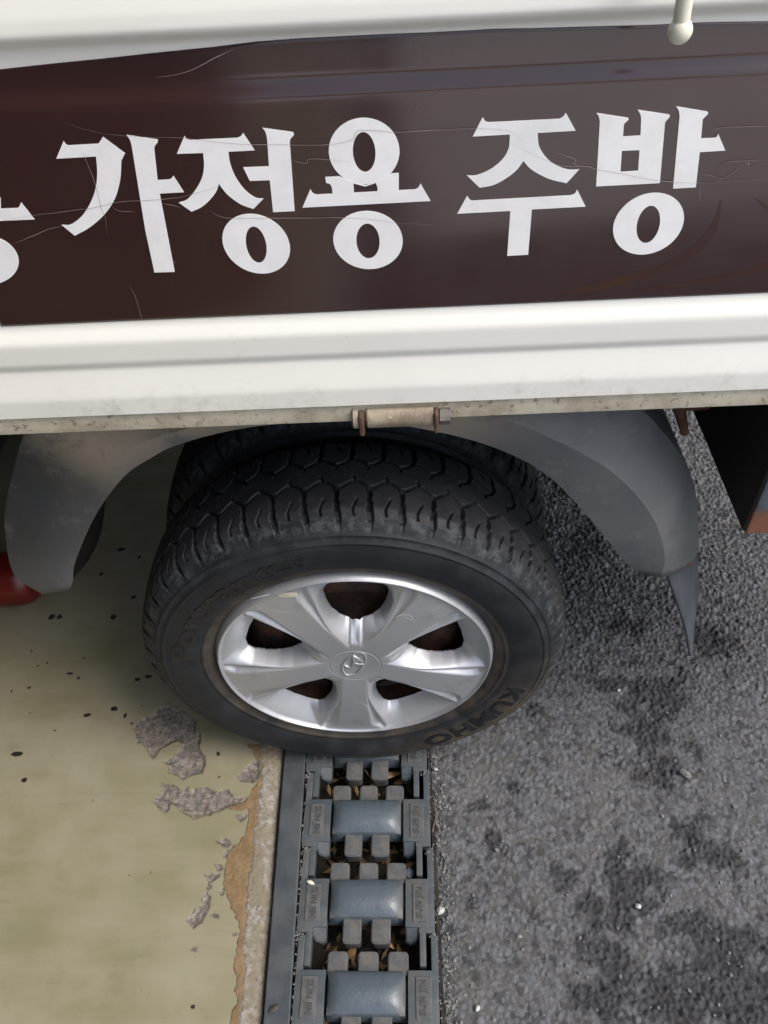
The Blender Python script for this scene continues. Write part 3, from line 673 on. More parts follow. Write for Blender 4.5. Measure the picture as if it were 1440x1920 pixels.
# ------------------------------------------------------------------ wheel
wheel = bpy.data.objects.new('wheel', None); COL.objects.link(wheel); wheel.parent = truck; wheel.location = (0, 0, H)
NA = 2400; NP = 48
side = [(.2005, .024), (.2075, .016), (.2135, .0085), (.2165, .004), (.2215, .0008), (.2245, -.0006), (.2290, -.0024), (.2302, -.0048), (.2314, -.0028), (.2370, -.0052), (.2450, -.0075), (.2530, -.0092), (.2610, -.0102), (.2700, -.0105),
        (.2780, -.0100), (.2830, -.0090), (.2860, -.0082), (.2868, -.0090), (.2880, -.0088), (.2888, -.0074), (.2930, -.0052), (.2966, -.0030), (.2975, -.0036), (.2986, -.0030), (.2994, -.0012), (.3040, .0016), (.3080, .0048), (.3110, .0076), (.3140, .0106)]
yt = np.linspace(.0125, .1525, 150); yc = 0.0825
rt = .327-.0065*np.abs((yt-yc)/.07)**2.6-.0035*smst(.058, .070, np.abs(yt-yc))
prof_r = np.concatenate([[p[0] for p in side], rt, [p[0] for p in side[::-1]]])
prof_y = np.concatenate([[p[1] for p in side], yt, [2*yc-p[1] for p in side[::-1]]])
ns = len(side); nv = len(prof_r)
A = np.arange(NA)*2*np.pi/NA
u = (A*NP/(2*np.pi))[:, None]            # in pitches
R = np.repeat(prof_r[None, :], NA, 0)
pitch = 2*np.pi*.327/NP
def groove(dist, w): return smst(w/2+0.0005, w/2-0.0005, dist)
tread = np.zeros((NA, len(yt)))
for sgn, ph in ((1, 0.0), (-1, 0.45)):
    e_ = (yt-yt[0]) if sgn == 1 else (yt[-1]-yt)        # distance from this shoulder
    e_ = np.repeat(e_[None, :], NA, 0)
    uu = (u+ph) % 1.0+0*e_
    zig = 0.0430+0.0125*np.interp((uu % 1.0).ravel(), [0, .08, .36, .55, .92, 1.0], [0, .05, .80, 1.0, .05, 0]).reshape(uu.shape)
    slope = 0.75
    tread = np.maximum(tread, 0.0085*groove(np.abs(e_-zig)*slope, 0.0042))
    ctr = 0.05*np.sin(e_*150)+0.10*smst(0.018, 0.024, e_)
    dl = np.abs(((uu-ctr+0.5) % 1.0)-0.5)*pitch
    lat = groove(dl, 0.0062+0.003*np.exp(-((e_-0.004)/0.01)**2))*(e_ < zig+0.001)
    tread = np.maximum(tread, 0.0085*lat)
    dl2 = np.abs(((uu-0.5-0.06*np.sin(e_*190)+0.5) % 1.0)-0.5)*pitch
    tread = np.maximum(tread, 0.0055*groove(dl2, 0.0030)*(e_ < 0.026)*(e_ > 0.001))
    # short diagonal slots above the zigzag apexes
    dl3 = np.abs(((uu-0.52-(e_-0.06)*9.0+0.5) % 1.0)-0.5)*pitch
    tread = np.maximum(tread, 0.0050*groove(dl3, 0.0023)*(e_ > zig-0.001)*(e_ < 0.0655))
# pin-prick rows in the centre rib
cx = np.abs(((u*2+0.25) % 1.0)-0.5)*pitch/2
tread = np.maximum(tread, 0.003*groove(np.hypot(cx, np.abs(np.abs(yt[None, :]-yc)-0.008)), 0.0016))
tread += (fbm(A[:, None]*30+0*yt[None, :], yt[None, :]*90+0*A[:, None], 1, 3, 4)-0.5)*0.0012
R[:, ns:ns+len(yt)] -= tread
# shoulder slots run over the edge a little
for j in range(ns-4, ns):
    for ph, side_i in ((0.0, j), (0.45, nv-1-j)):
        dl = np.abs(((u[:, 0]+ph+0.5) % 1.0)-0.5)*pitch
        R[:, side_i] -= 0.0035*groove(dl, 0.0065)*(j-ns+5)/4.0
# sidewall tick marks near the rim
for aa in np.radians([62, 74, 79, 86, 96, 104, 112, 121, 133, 150, 171, 35, 48]):
    k = int(aa/(2*np.pi)*NA); R[k, 5] += 0.0015; 
X = R*np.cos(A)[:, None]; Zz = R*np.sin(A)[:, None]; Yy = np.repeat(prof_y[None, :], NA, 0)
tick = np.zeros((NA, nv))
# flattened where it stands
low = np.clip((-Zz)-(H-0.0085), 0, None)
bul = np.clip((-Zz-0.235)/0.08, 0, 1)**2*np.exp(-(X/0.11)**2)
Yy = Yy+np.where(prof_y < yc, -1, 1)[None, :]*bul*0.007
Zz = np.maximum(Zz, -H+0.0085)
dust = np.zeros((NA, nv))
ang = np.degrees(np.arctan2(Zz, X))
rr_ = np.repeat(prof_r[None, :], NA, 0)
bead = smst(.240, .222, rr_)
# dried mud on the lower right quarter and near the bead
quarter = smst(60, 5, np.abs(((ang+45+180) % 360)-180))*smst(.235, .25, rr_)*smst(.318, .30, rr_)
dust = np.clip(0.65*bead+0.75*quarter, 0, 1)
dust[:, ns:ns+len(yt)] *= 0.15
scf = np.zeros((NA, nv)); scf[:, ns-4:ns+4] = 1.0
scf[:, ns-9:ns-5] = 0.35
trd = np.zeros((NA, nv)); trd[:, ns:ns+len(yt)] = np.clip(1-tread/0.003, 0, 1)
V = np.stack([X, Yy, Zz], -1).reshape(-1, 3)
F = grid_faces(NA, nv, True)
tyre = mesh('tyre', V, F[:, ::-1], TYRE, wheel, smooth=True, attrs={'dust': dust, 'scuff': scf, 'tread': trd})
TY = tyre.data
# raised lettering on the sidewall
def text_verts(txt, ext, offset=0.0, shear=0.0):
    cu = bpy.data.curves.new('t', 'FONT'); cu.body = txt; cu.size = 1.0; cu.extrude = ext; cu.offset = offset; cu.shear = shear
    cu.resolution_u = 3
    o = bpy.data.objects.new('t', cu); COL.objects.link(o); bpy.context.view_layer.update()
    dg = bpy.context.evaluated_depsgraph_get(); me = o.evaluated_get(dg).to_mesh()
    V = [tuple(v.co) for v in me.vertices]; F = [tuple(p.vertices) for p in me.polygons]
    o.evaluated_get(dg).to_mesh_clear(); bpy.data.objects.remove(o); bpy.data.curves.remove(cu)
    return np.array(V), F
def sw_y(r): return np.interp(r, [p[0] for p in side], [p[1] for p in side])
def pol(px, y=-0.009):
    P = onY(px, y); return math.hypot(P[0], P[2]-H), math.atan2(P[2]-H, P[0])
def arc_text(name, txt, pxs, pxe, rb, hgt, off):
    V, F = text_verts(txt, 0.5, off)
    w = V[:, 0].max()-V[:, 0].min(); h = 0.72
    a0 = pol(pxs)[1]; a1 = pol(pxe)[1]
    if a1 > a0: a1 -= 2*math.pi
    a = a0+(V[:, 0]-V[:, 0].min())/w*(a1-a0)
    r_ = rb+V[:, 1]/h*hgt
    y = sw_y(r_)-0.0004-V[:, 2]*0.0020
    Vn = np.stack([r_*np.cos(a), y, r_*np.sin(a)], -1)
    return mesh(name, Vn, F, LETRUB, wheel)
arc_text('tyre_lettering', 'Portran', (338, 1238), (466, 1074), 0.2435, 0.033, 0.03)
arc_text('tyre_lettering', 'KC55', (481, 1083), (577, 1056), 0.252, 0.018, 0.025)
arc_text('tyre_lettering', 'KUMHO', (975, 1290), (800, 1392), 0.250, 0.027, 0.03)

# wheel trim: five spokes, deep pockets, open holes
NR, NT = 190, 1000
Rr = np.concatenate([np.linspace(0.0005, 0.205, NR-14), 0.205+0.008*np.sin(np.linspace(0.05, 1, 14)*np.pi/2)])
T = np.arange(NT)*2*np.pi/NT
RG, TG = np.meshgrid(Rr, T, indexing='ij')
ROT = math.radians(85.5)
sec = 2*np.pi/5
tl = ((TG-ROT+sec/2) % sec)-sec/2
lx, ly = RG*np.cos(tl), RG*np.sin(tl)
aly = np.abs(ly)
OUT = [(.0435, -.0085), (.0435, .0085), (.0475, .0125), (.075, .0300), (.100, .0460), (.130, .0630), (.157, .0790), (.168, .0840), (.178, .0830), (.187, .0780), (.196, .0665), (.2005, .050), (.2050, .025), (.2060, 0)]
OUT = OUT+[(a, -b) for a, b in OUT[2:-1][::-1]]
CREST = [(.046, -.0085), (.046, .0085), (.0495, .0125), (.088, .0355), (.110, .0440), (.150, .0560), (.180, .0655), (.192, .0690), (.196, .0610), (.2005, .045), (.2035, .025), (.2045, 0)]
CREST = CREST+[(a, -b) for a, b in CREST[2:-1][::-1]]
HOLE = [(.086, 0), (.084, .006), (.087, .014), (.094, .024), (.110, .036), (.130, .043), (.148, .0465), (.160, .043), (.1665, .030), (.1685, 0)]
HOLE = HOLE+[(a, -b) for a, b in HOLE[1:-1][::-1]]
dO = poly_sd(lx, ly, OUT); dC = poly_sd(lx, ly, CREST); dH = -poly_sd(lx, ly, HOLE)
depth = np.zeros(RG.shape)
gro = (dO > 0) & (dC <= 0)
wg = np.clip(dO, 0, 1)+np.clip(-dC, 0, 1); ta = np.clip(dO, 0, 1)/(wg+1e-9)
gd = np.interp(ta.ravel(), [0, .18, .42, .85, 1], [0, .45, 1, .32, .25]).reshape(RG.shape)*np.clip(wg/0.016, 0, 1)*0.0085
base = 0.25*0.0085*smst(.088, .19, lx)
inn = dC > 0
t = np.clip(np.clip(dC, 0, 1)/(np.clip(dC, 0, 1)+np.clip(dH, 0, 1)+1e-9), 0, 1)
D = 0.032
wall = base+(D-base)*(0.25*t+0.75*(t**1.25))
depth = np.where(gro, gd, 0); depth = np.where(inn, wall, depth)
rib = smst(.0115, .0055, aly)*smst(.044, .052, lx)*smst(.105, .085, lx)
depth = np.where(dO > 0, depth-rib*0.0045*np.clip(depth/0.006, 0, 1), depth)
# smoothing in the polar grid
def blur(a, it):
    for _ in range(it):
        a = (np.roll(a, 1, 1)+np.roll(a, -1, 1)+2*a)/4
        b = a.copy(); b[1:-1] = (a[:-2]+a[2:]+2*a[1:-1])/4; a = b
    return a
depth = blur(depth, 3)
face = -0.0045*np.sin(np.clip(RG/0.205, 0, 1)*np.pi)-0.001
lip = -0.004*np.exp(-((RG-0.2065)/0.0022)**2)+0.011*np.clip((RG-0.2085)/0.0045, 0, 1)**2
ring = -0.0006*np.exp(-((RG-0.0372)/0.0009)**2)+0.0011*np.exp(-((RG-0.0392)/0.0009)**2)
Yw = face+lip+ring+depth
V = np.stack([RG*np.cos(TG), Yw, RG*np.sin(TG)], -1)
# a broken nick in the lip on the far left
nk = pol((405, 1232), 0.0)[1]
dn = np.abs(((TG-nk+np.pi) % (2*np.pi))-np.pi)*0.21
V = V.reshape(-1, 3)
idx = np.arange(NR*NT).reshape(NR, NT)
I, J = np.meshgrid(np.arange(NR-1), np.arange(NT), indexing='ij')
F = np.stack([idx[I, J], idx[I+1, J], idx[I+1, (J+1) % NT], idx[I, (J+1) % NT]], -1).reshape(-1, 4)
hole = dH < 0
hole |= (dn < 0.0055*(0.6+0.8*fbm(TG*60, RG*200, 1, 2, 8))) & (RG > 0.2068)
fm = hole.ravel()[F].sum(1) < 3
Fr = F[~fm]; F = F[fm]
bmask = np.zeros(len(V), bool); bmask[Fr.ravel()] = True
km = np.zeros(len(V), bool); km[F.ravel()] = True
bi = np.nonzero(bmask & km & (np.abs(dH.ravel()) < 0.004))[0]
bx_, by_ = lx.ravel()[bi], ly.ravel()[bi]; e_ = 2e-4
gx = -(poly_sd(bx_+e_, by_, HOLE)-poly_sd(bx_-e_, by_, HOLE))/(2*e_); gy = -(poly_sd(bx_, by_+e_, HOLE)-poly_sd(bx_, by_-e_, HOLE))/(2*e_)
dv = dH.ravel()[bi]; cs = (TG.ravel()[bi]-tl.ravel()[bi])
mx, my = -dv*gx, -dv*gy
V[bi, 0] += mx*np.cos(cs)-my*np.sin(cs); V[bi, 2] += mx*np.sin(cs)+my*np.cos(cs)
outer = smst(.11, .17, RG)*np.where(dO > 0.004, 0.15, 1.0)
trim = mesh('wheel_trim', V, F, SILVER, wheel, smooth=True, attrs={'outer': outer})
md = trim.modifiers.new('thickness', 'SOLIDIFY'); md.thickness = 0.0022; md.offset = -1
def lpt(px, y): P = onY(px, y); return Vector((P[0], P[1], P[2]-H))
# emblem
ec = lambda x, y: (600+x*130/1440, 1160+y*140/1551)
bm = bmesh.new(); ye = -0.0030
loop = arcpts(*[ec(*p) for p in [(840,690),(920,730),(950,830),(925,930),(850,1060),(740,1140),(570,1170),(490,1110),(460,1020),(490,930),(580,820),(680,740),(760,700),(840,690)]], n=4)
add_tube(bm, [lpt(p, ye) for p in loop], 0.0016, 8, cap=False)
for s_ in ([(690,765),(800,840),(915,915)], [(690,765),(705,860),(690,940),(640,1010)], [(640,1010),(570,1000),(500,965)], [(915,915),(880,1000),(830,1060),(765,1105)], [(700,930),(750,930),(830,945),(905,930)]):
    add_tube(bm, [lpt(ec(*p), ye) for p in s_], 0.0016, 8)
bmobj('emblem', bm, SILVER, wheel, True)
# scuffs and scratches on the trim
def decal(name, pxs, m, y):
    bm = bmesh.new(); vs = [bm.verts.new(lpt(p, y)) for p in pxs]; f = bm.faces.new(vs)
    if f.normal.y > 0: f.normal_flip()
    o = bmobj(name, bm, m, wheel); md = o.modifiers.new('t', 'SOLIDIFY'); md.thickness = 0.0003
    return o
def trimY(px):
    P = onY(px, -0.004); r_ = math.hypot(P[0], P[2]-H); return -0.0045*math.sin(min(r_/0.205, 1)*math.pi)-0.0018
def lscr(bm, pts, w):
    P = [lpt(p, trimY(p)) for p in arcpts(*pts, n=5)]; n = len(P); L = []
    for i in range(n):
        t_ = (P[min(i+1, n-1)]-P[max(i-1, 0)]).normalized(); nn_ = Vector((-t_.z, 0, t_.x)); ww = w*(0.3+0.7*math.sin(math.pi*i/(n-1)))/2
        L.append((bm.verts.new(P[i]+nn_*ww), bm.verts.new(P[i]-nn_*ww)))
    for i in range(n-1): bm.faces.new((L[i][0], L[i][1], L[i+1][1], L[i+1][0]))
for pts, w in (([(478,1134),(500,1143),(530,1147),(560,1145)], .0011), ([(470,1123),(495,1117),(520,1112)], .0022), ([(663,1316),(685,1322),(697,1340),(700,1360)], .0014), ([(655,1312),(680,1318),(690,1335)], .0008),
               ([(740,1160),(752,1153),(768,1154),(775,1160)], .0018), ([(756,1157),(772,1162),(785,1166)], .0012), ([(800,1150),(820,1140),(850,1120)], .0009), ([(520,1260),(505,1270),(490,1278)], .0008), ([(505,1255),(500,1268),(515,1285)], .0007), ([(430,1285),(450,1292),(480,1300)], .0007), ([(690,1330),(695,1345),(693,1365)], .0008)):
    bm = bmesh.new(); lscr(bm, pts, w); bmobj('scratch', bm, SCRATCH, wheel)
bm = bmesh.new()
pts = [(521,1111),(530,1111.5),(545,1110.5),(558,1111.5),(559,1115),(556,1119),(545,1120),(535,1121),(523,1119)]
vs = [bm.verts.new(lpt(p, trimY(p))) for p in pts]; bm.faces.new(vs); bmobj('scuff_mark', bm, SCUFF, wheel)
# steel rim behind
bm = bmesh.new(); add_lathe(bm, [(.2125, .010), (.203, .018), (.196, .034), (.190, .05), (.186, .085), (.183, .16), (.205, .175)], 'Y', 96)
bmobj('rim', bm, RUST, wheel, True)
bm = bmesh.new(); add_lathe(bm, [(.186, .085), (.172, .074), (.150, .052), (.120, .050), (.095, .062), (.07, .062), (.06, .045), (.035, .044), (.001, .044)], 'Y', 96)
disc = bmobj('rim_disc', bm, RUST, wheel, True)
for k in range(8):
    bm = bmesh.new(); a = 2*math.pi*k/8+0.35
    c0 = Vector((math.cos(a)*.147, .0505, math.sin(a)*.147)); t_ = Vector((-math.sin(a), 0, math.cos(a))); r0 = Vector((math.cos(a), 0.25, math.sin(a)))
    bm.faces.new([bm.verts.new(c0+t_*0.026*math.cos(q)+r0*0.013*math.sin(q)-Vector((0, 0.0015, 0))) for q in [2*math.pi*j/16 for j in range(16)]])
    bmobj('black_vent_disc', bm, BLACKST, wheel)  # flat black disc paints the darkness of an open hole
# inner wheel of the pair
w2 = bpy.data.objects.new('wheel', None); COL.objects.link(w2); w2.parent = truck; w2.location = (0, 0.207, H)
t2 = bpy.data.objects.new('tyre', TY); COL.objects.link(t2); t2.parent = w2
bm = bmesh.new(); add_lathe(bm, [(.2125, .012), (.19, .05), (.186, .085), (.183, .16), (.12, .17), (.001, .17)], 'Y', 48); bmobj('rim', bm, BLACKST, w2, True)
w3 = bpy.data.objects.new('wheel', None); COL.objects.link(w3); w3.parent = truck; w3.location = (0, 1.38, H)
t3 = bpy.data.objects.new('tyre', TY); COL.objects.link(t3); t3.parent = w3

# ------------------------------------------------------------------ fender over the pair of wheels
def resample(pts, n):
    P = np.array(pts, float); d = np.r_[0, np.cumsum(np.linalg.norm(np.diff(P, axis=0), axis=1))]
    s = np.linspace(0, d[-1], n); return np.stack([np.interp(s, d, P[:, k]) for k in range(P.shape[1])], -1)
inner = [(128,1103),(134,1085),(137,1055),(165,985),(196,932),(235,885),(280,855),(330,830),(430,803),(540,788),(660,781),(780,797),(900,825),(1000,868),(1070,925),(1130,995),(1170,1045),(1200,1072)]
crease = [(112,1106),(88,1050),(98,985),(128,925),(182,872),(265,828),(420,785),(540,765),(660,755),(780,762),(900,775),(965,792),(1070,838),(1155,890),(1220,965),(1244,1035),(1238,1080)]
outer_ = [(82,1111),(30,1075),(14,1000),(15,950),(30,880),(55,800),(100,730),(300,680),(660,655),(950,680),(1100,715),(1185,757),(1250,825),(1285,875),(1302,940),(1306,1018),(1298,1048)]
fn = 84
def curve3(pts, y, n=fn):
    P = np.array([onY(p, y) for p in arcpts(*pts, n=8)]); P[:, 2] = np.minimum(P[:, 2], 0.796); return resample(P, n)
c_in = curve3(inner, 0.030); c_cr = curve3(crease, 0.028); c_out = curve3(outer_, 0.085)
_po = np.array(arcpts(*outer_, n=8)); _d = np.r_[0, np.cumsum(np.linalg.norm(np.diff(_po, axis=0), axis=1))]; _d /= _d[-1]
c_out = np.array([onY(p, 0.037+0.048*float(smst(0.16, 0.36, np.array(t_)))) for p, t_ in zip(_po, _d)]); c_out[:, 2] = np.minimum(c_out[:, 2], 0.796); c_out = resample(c_out, fn)
c_in[:, 2] = np.minimum(c_in[:, 2], 0.79)
# match stations by angle round the axle
def byang(P):
    a = np.arctan2(P[:, 2]-H+0.0, P[:, 0]); return a
c_ret = c_in+np.array([0, 0.012, 0]); c_ret[:, 0] *= 1.012
c_bk = c_out.copy(); c_bk[:, 1] = 0.40; c_bk[:, 0] *= 0.985
_k = smst(0.15, 0.4, np.linspace(0, 1, fn))[:, None]*np.array([0, 1, 0])
c_mid = c_cr*0.45+c_out*0.55-0.007*_k
rows_ = [c_ret, c_in, c_in*0.5+c_cr*0.5+np.array([0, -0.001, 0]), c_cr, c_cr*0.75+c_out*0.25-0.004*_k, c_mid, c_cr*0.15+c_out*0.85-0.005*_k, c_out, c_out*0.8+c_bk*0.2, c_bk]
V = np.stack(rows_, 1)
nrow = len(rows_)
tt = np.linspace(0, 1, fn)[:, None]+0*np.zeros((1, nrow))
mudc = np.array([0.2, .35, .5, .75, 1, 1, .8, .5, .3, .2])[None, :]
leftz = smst(0.17, 0.23, tt)*smst(0.70, 0.52, tt)
mud = np.clip(leftz*mudc*1.1, 0, 1)+0.6*smst(0.42, 0.5, tt)*smst(0.72, 0.58, tt)*np.array([1, 1, 1, .9, .6, .3, 0, 0, 0, 0])[None, :]; mud = np.clip(mud, 0, 1)
dark = smst(0.26, 0.20, tt)*np.array([.45, .55, .7, .8, .9, 1, 1, 1, 1, 1])[None, :]*smst(-0.02, 0.10, tt)  # shaded outer faces at the left end, painted dark
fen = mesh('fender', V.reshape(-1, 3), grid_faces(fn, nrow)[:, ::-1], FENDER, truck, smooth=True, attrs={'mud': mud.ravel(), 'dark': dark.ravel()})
fen.data.set_sharp_from_angle(angle=math.radians(16))
md = fen.modifiers.new('thickness', 'SOLIDIFY'); md.thickness = 0.003; md.offset = -1
# pale worn lip on the far left and bottom of the fender
bm = bmesh.new()
add_tube(bm, [Vector(tuple(onY(p, 0.10))) for p in arcpts((60,815),(40,862),(28,905),(22,950),n=5)], [.004, .005, .0055, .006, .006, .0055, .005, .0045, .004, .0035, .003, .0026, .0022, .0018, .0015, .001][:16], 8)
bmobj('worn_lip', bm, LIP, fen, True)
bm = bmesh.new(); add_tube(bm, [Vector(tuple(p))+Vector((0, -0.0005, 0)) for p in c_in[:26]], 0.0012, 6); bmobj('worn_lip', bm, LIP, fen, True)
bm = bmesh.new(); add_tube(bm, [Vector(tuple(p))+Vector((0, -0.0005, 0)) for p in c_in[-20:]], 0.0008, 6); bmobj('worn_lip', bm, LIP, fen, True)
bm = bmesh.new(); sp = onY((1284, 1054), 0.066)
rg = add_lathe(bm, [(.0085, 0.0), (.0085, -.003), (.006, -.006), (.0005, -.0065)], 'Y', 14, tuple(sp)); bmobj('screw', bm, RUSTPIN, fen, True, 40)
# mud flap hanging from its right end, seen almost edge on
def sheet(name, L, Rr_, m, parent, th=0.004):
    n = len(L); V = []
    for a, b in zip(L, Rr_):
        for k in range(5): V.append(np.asarray(a)*(1-k/4)+np.asarray(b)*k/4)
    o = mesh(name, V, grid_faces(n, 5), m, parent, smooth=True)
    md = o.modifiers.new('thickness', 'SOLIDIFY'); md.thickness = th; md.offset = 0; return o
L = [onY(p, 0.045) for p in arcpts((1248,1070),(1258,1098),(1276,1150),(1288,1195),(1293,1230),n=4)]
R2 = [onY(p, y) for p, y in zip(arcpts((1306,1036),(1307,1080),(1305,1130),(1299,1185),(1295.5,1229),n=4), np.linspace(0.13, 0.05, 17))]
sheet('mud_flap', L, R2, FLAP, fen)
# dark flap curling inside the left end
L = [onY(p, 0.20) for p in arcpts((190,925),(150,985),(128,1040),(120,1085),n=4)]
R2 = [onY(p, 0.26) for p in arcpts((196,936),(187,1000),(165,1048),(136,1082),n=4)]
sheet('inner_flap', L, R2, BLACKST, fen)
# rusty bracket behind the fender's right shoulder
bm = bmesh.new()
b0 = onY((1268, 768), 0.20); b1 = onY((1283, 815), 0.20)
add_tube(bm, [Vector(tuple(onY(p, 0.2))) for p in ((1262,740),(1276,775),(1284,812))], [.007, .008, .006], 8)
add_tube(bm, [Vector(tuple(onY(p, 0.2))) for p in ((1266,757),(1290,760),(1330,757))], .008, 8)
bmobj('stay_bracket', bm, RUST2, truck, True, 40)
# steel box under the tail, black left side, blue-grey rusty front
bx = float(onY((1393, 1002), 0.0)[0]); bz = float(onY((1393, 1002), 0.0)[2])
bm = bmesh.new(); add_box(bm, (bx+0.0025, 0.0, bz), (1.08, 0.42, 0.80), 0.003); box = bmobj('underbody_box', bm, BOXST, truck)
bm = bmesh.new()
vs = [bm.verts.new(p) for p in ((bx, 0.004, bz+0.003), (bx, 0.416, bz+0.012), (bx, 0.416, 0.797), (bx, 0.004, 0.797))]
bm.faces.new(vs); o = bmobj('side_plate', bm, BLACKST, box); md = o.modifiers.new('t', 'SOLIDIFY'); md.thickness = 0.003; md.offset = 1

# ------------------------------------------------------------------ drain covers, one interlocking casting each
def text_flat(txt, size_x, size_y, off):
    V, F = text_verts(txt, 0.5, off)
    V = V.copy(); V[:, 0] = (V[:, 0]-(V[:, 0].max()+V[:, 0].min())/2)/(V[:, 0].max()-V[:, 0].min())*size_x
    V[:, 1] = (V[:, 1]-(V[:, 1].max()+V[:, 1].min())/2)/(V[:, 1].max()-V[:, 1].min())*size_y
    return V, F
def rbox(bm, x0_, x1_, v0, v1, z0, z1, bev): add_box(bm, (x0_, -v1, z0), (x1_, -v0, z1), bev, 3)
def tooth_bm(a, b, v0, v1, d):
    bm = bmesh.new(); r_ = 0.0065; o = []
    tip = v1 if d > 0 else v0; root_ = v0 if d > 0 else v1
    o.append((a, root_)); o.append((b, root_))
    for q in range(6):
        t_ = q/5*math.pi/2; o.append((b-r_+r_*math.cos(t_), tip-d*r_+d*r_*math.sin(t_)))
    for q in range(6):
        t_ = math.pi/2+q/5*math.pi/2; o.append((a+r_+r_*math.cos(t_), tip-d*r_+d*r_*math.sin(t_)))
    top = [bm.verts.new((x*1.0, -v, -0.0068)) for x, v in o]
    cx_ = (a+b)/2; cv_ = (v0+v1)/2
    bot = [bm.verts.new((cx_+(x-cx_)*0.94, -(cv_+(v-cv_)*0.95), -0.034)) for x, v in o]
    fs_ = [bm.faces.new(top), bm.faces.new(bot[::-1])]
    for q in range(len(o)): fs_.append(bm.faces.new((bot[q], bot[(q+1) % len(o)], top[(q+1) % len(o)], top[q])))
    bmesh.ops.recalc_face_normals(bm, faces=fs_)
    bmesh.ops.bevel(bm, geom=list(fs_[0].edges), offset=0.0016, segments=3, affect='EDGES')
    return bm
def make_cover():
    root = thing('drain_cover', '', 'drain cover', (0, 0, 0), 'interlocking drain covers in the channel')
    # side pads with arms and stays
    for s in (-1, 1):
        bm = bmesh.new()
        e0, e1 = (0.0625, 0.1095)
        xa, xb = sorted((s*e0, s*e1))
        rbox(bm, xa, xb, 0.000, 0.074, -0.030, -0.003, 0.0018)
        xa, xb = sorted((s*0.0835, s*0.1095)); rbox(bm, xa, xb, 0.070, 0.082, -0.030, -0.0034, 0.0018)
        xa, xb = sorted((s*0.0845, s*0.0950)); rbox(bm, xa, xb, 0.072, 0.1295, -0.028, -0.0040, 0.0022)
        xa, xb = sorted((s*0.0985, s*0.1095)); rbox(bm, xa, xb, -0.049, 0.004, -0.030, -0.0034, 0.0016)
        # rounded lug between crown and arm
        # sloping corner web between crown and arm
        vs_ = []
        for (xx, vv, z0_, z1_) in ((0.0630, 0.072, -0.034, -0.0052), (0.0845, 0.072, -0.034, -0.0050), (0.0845, 0.083, -0.034, -0.0095), (0.0800, 0.0905, -0.034, -0.0165), (0.0700, 0.0930, -0.034, -0.0200), (0.0630, 0.0900, -0.034, -0.0200)):
            vs_.append((bm.verts.new((s*xx, -vv, z0_)), bm.verts.new((s*xx, -vv, z1_))))
        nv_ = len(vs_); fs_ = [bm.faces.new([v[1] for v in vs_]), bm.faces.new([v[0] for v in vs_][::-1])]
        for q in range(nv_): fs_.append(bm.faces.new((vs_[q][0], vs_[(q+1) % nv_][0], vs_[(q+1) % nv_][1], vs_[q][1])))
        bmesh.ops.recalc_face_normals(bm, faces=fs_); bmesh.ops.bevel(bm, geom=list({e for f in fs_[:1] for e in f.edges}), offset=0.002, segments=3, affect='EDGES')
        bmobj('side_frame', bm, GRATE, root, True, 35)
    # crown: a pillow shaped hump
    n, k = 40, 26; U, Vv = np.meshgrid(np.linspace(-1, 1, n), np.linspace(-1, 1, k), indexing='ij')
    hz_ = (1-np.abs(Vv)**2.1)*0.0135*(1-np.abs(U)**4)**0.7
    skirt = np.maximum(np.abs(U), np.abs(Vv)) > 0.999
    zt_ = -0.0045+hz_; zt_ = np.where(skirt, -0.030, zt_)
    ww_ = np.where(skirt, 1.0, 0.985)
    Vc = np.stack([U*0.0625*ww_, -0.0315-Vv*0.0325*ww_, zt_], -1).reshape(-1, 3)
    worn_sheen = smst(0.0, 0.55, hz_/0.012)*(1-smst(0.62, 0.95, np.abs(U)))
    mesh('crown', Vc, grid_faces(n, k), GRATE, root, smooth=True, attrs={'worn_sheen': worn_sheen.ravel()}).data.set_sharp_from_angle(angle=math.radians(55))
    for a, b in ((-0.0365, -0.0070), (0.0090, 0.0395)):
        bmobj('tooth', tooth_bm(a, b, 0.060, 0.0975, 1), PLATE, root, True, 40)
    for a, b in ((-0.0615, -0.0300), (-0.0140, 0.0175), (0.0320, 0.0640)):
        bmobj('tooth', tooth_bm(a, b, -0.0265, 0.006, -1), PLATE, root, True, 40)
    for s in (-1, 1):
        bm = bmesh.new(); xa, xb = sorted((s*0.0745, s*0.0985)); rbox(bm, xa, xb, 0.009, 0.066, -0.006, -0.0012, 0.0012); pl = bmobj('name_plate', bm, PLATE, root, True, 40)
        V, F = text_flat('SUN JIN', 0.047, 0.0135, 0.02)
        # left plate reads downwards, right plate upwards
        if s < 0: x, y = V[:, 1], -V[:, 0]
        else: x, y = -V[:, 1], V[:, 0]
        mesh('raised_letters', np.stack([x+s*0.0865, y-0.0375, -0.0010+V[:, 2]*0.0014], -1), F, PLTXT, pl)
    return root
def dup(o, parent=None):
    c = o.copy(); COL.objects.link(c); c.parent = parent
    for ch in o.children: dup(ch, c)
    return c
bm = bmesh.new()
for i in range(420):
    c0 = Vector((random.uniform(-0.075, 0.085), random.uniform(-0.46, 0.06), random.uniform(-0.095, -0.070)))
    L_ = random.uniform(0.004, 0.016); w_ = L_*random.uniform(0.15, 0.45); a_ = random.uniform(0, 6.28); R_ = Matrix.Rotation(a_, 3, 'Z')@Matrix.Rotation(random.uniform(-.6, .6), 3, 'X')
    bm.faces.new([bm.verts.new(c0+R_@Vector(p)) for p in ((-L_, 0, 0), (0, -w_, .001), (L_, 0, 0), (0, w_, -.001))])
lit = bmobj('leaf_litter', bm, [LEAFB, TWIG, PIT]); lit['kind'] = 'stuff'
for p in lit.data.polygons: p.material_index = random.choice((0, 0, 1, 2, 2))
cover = make_cover()
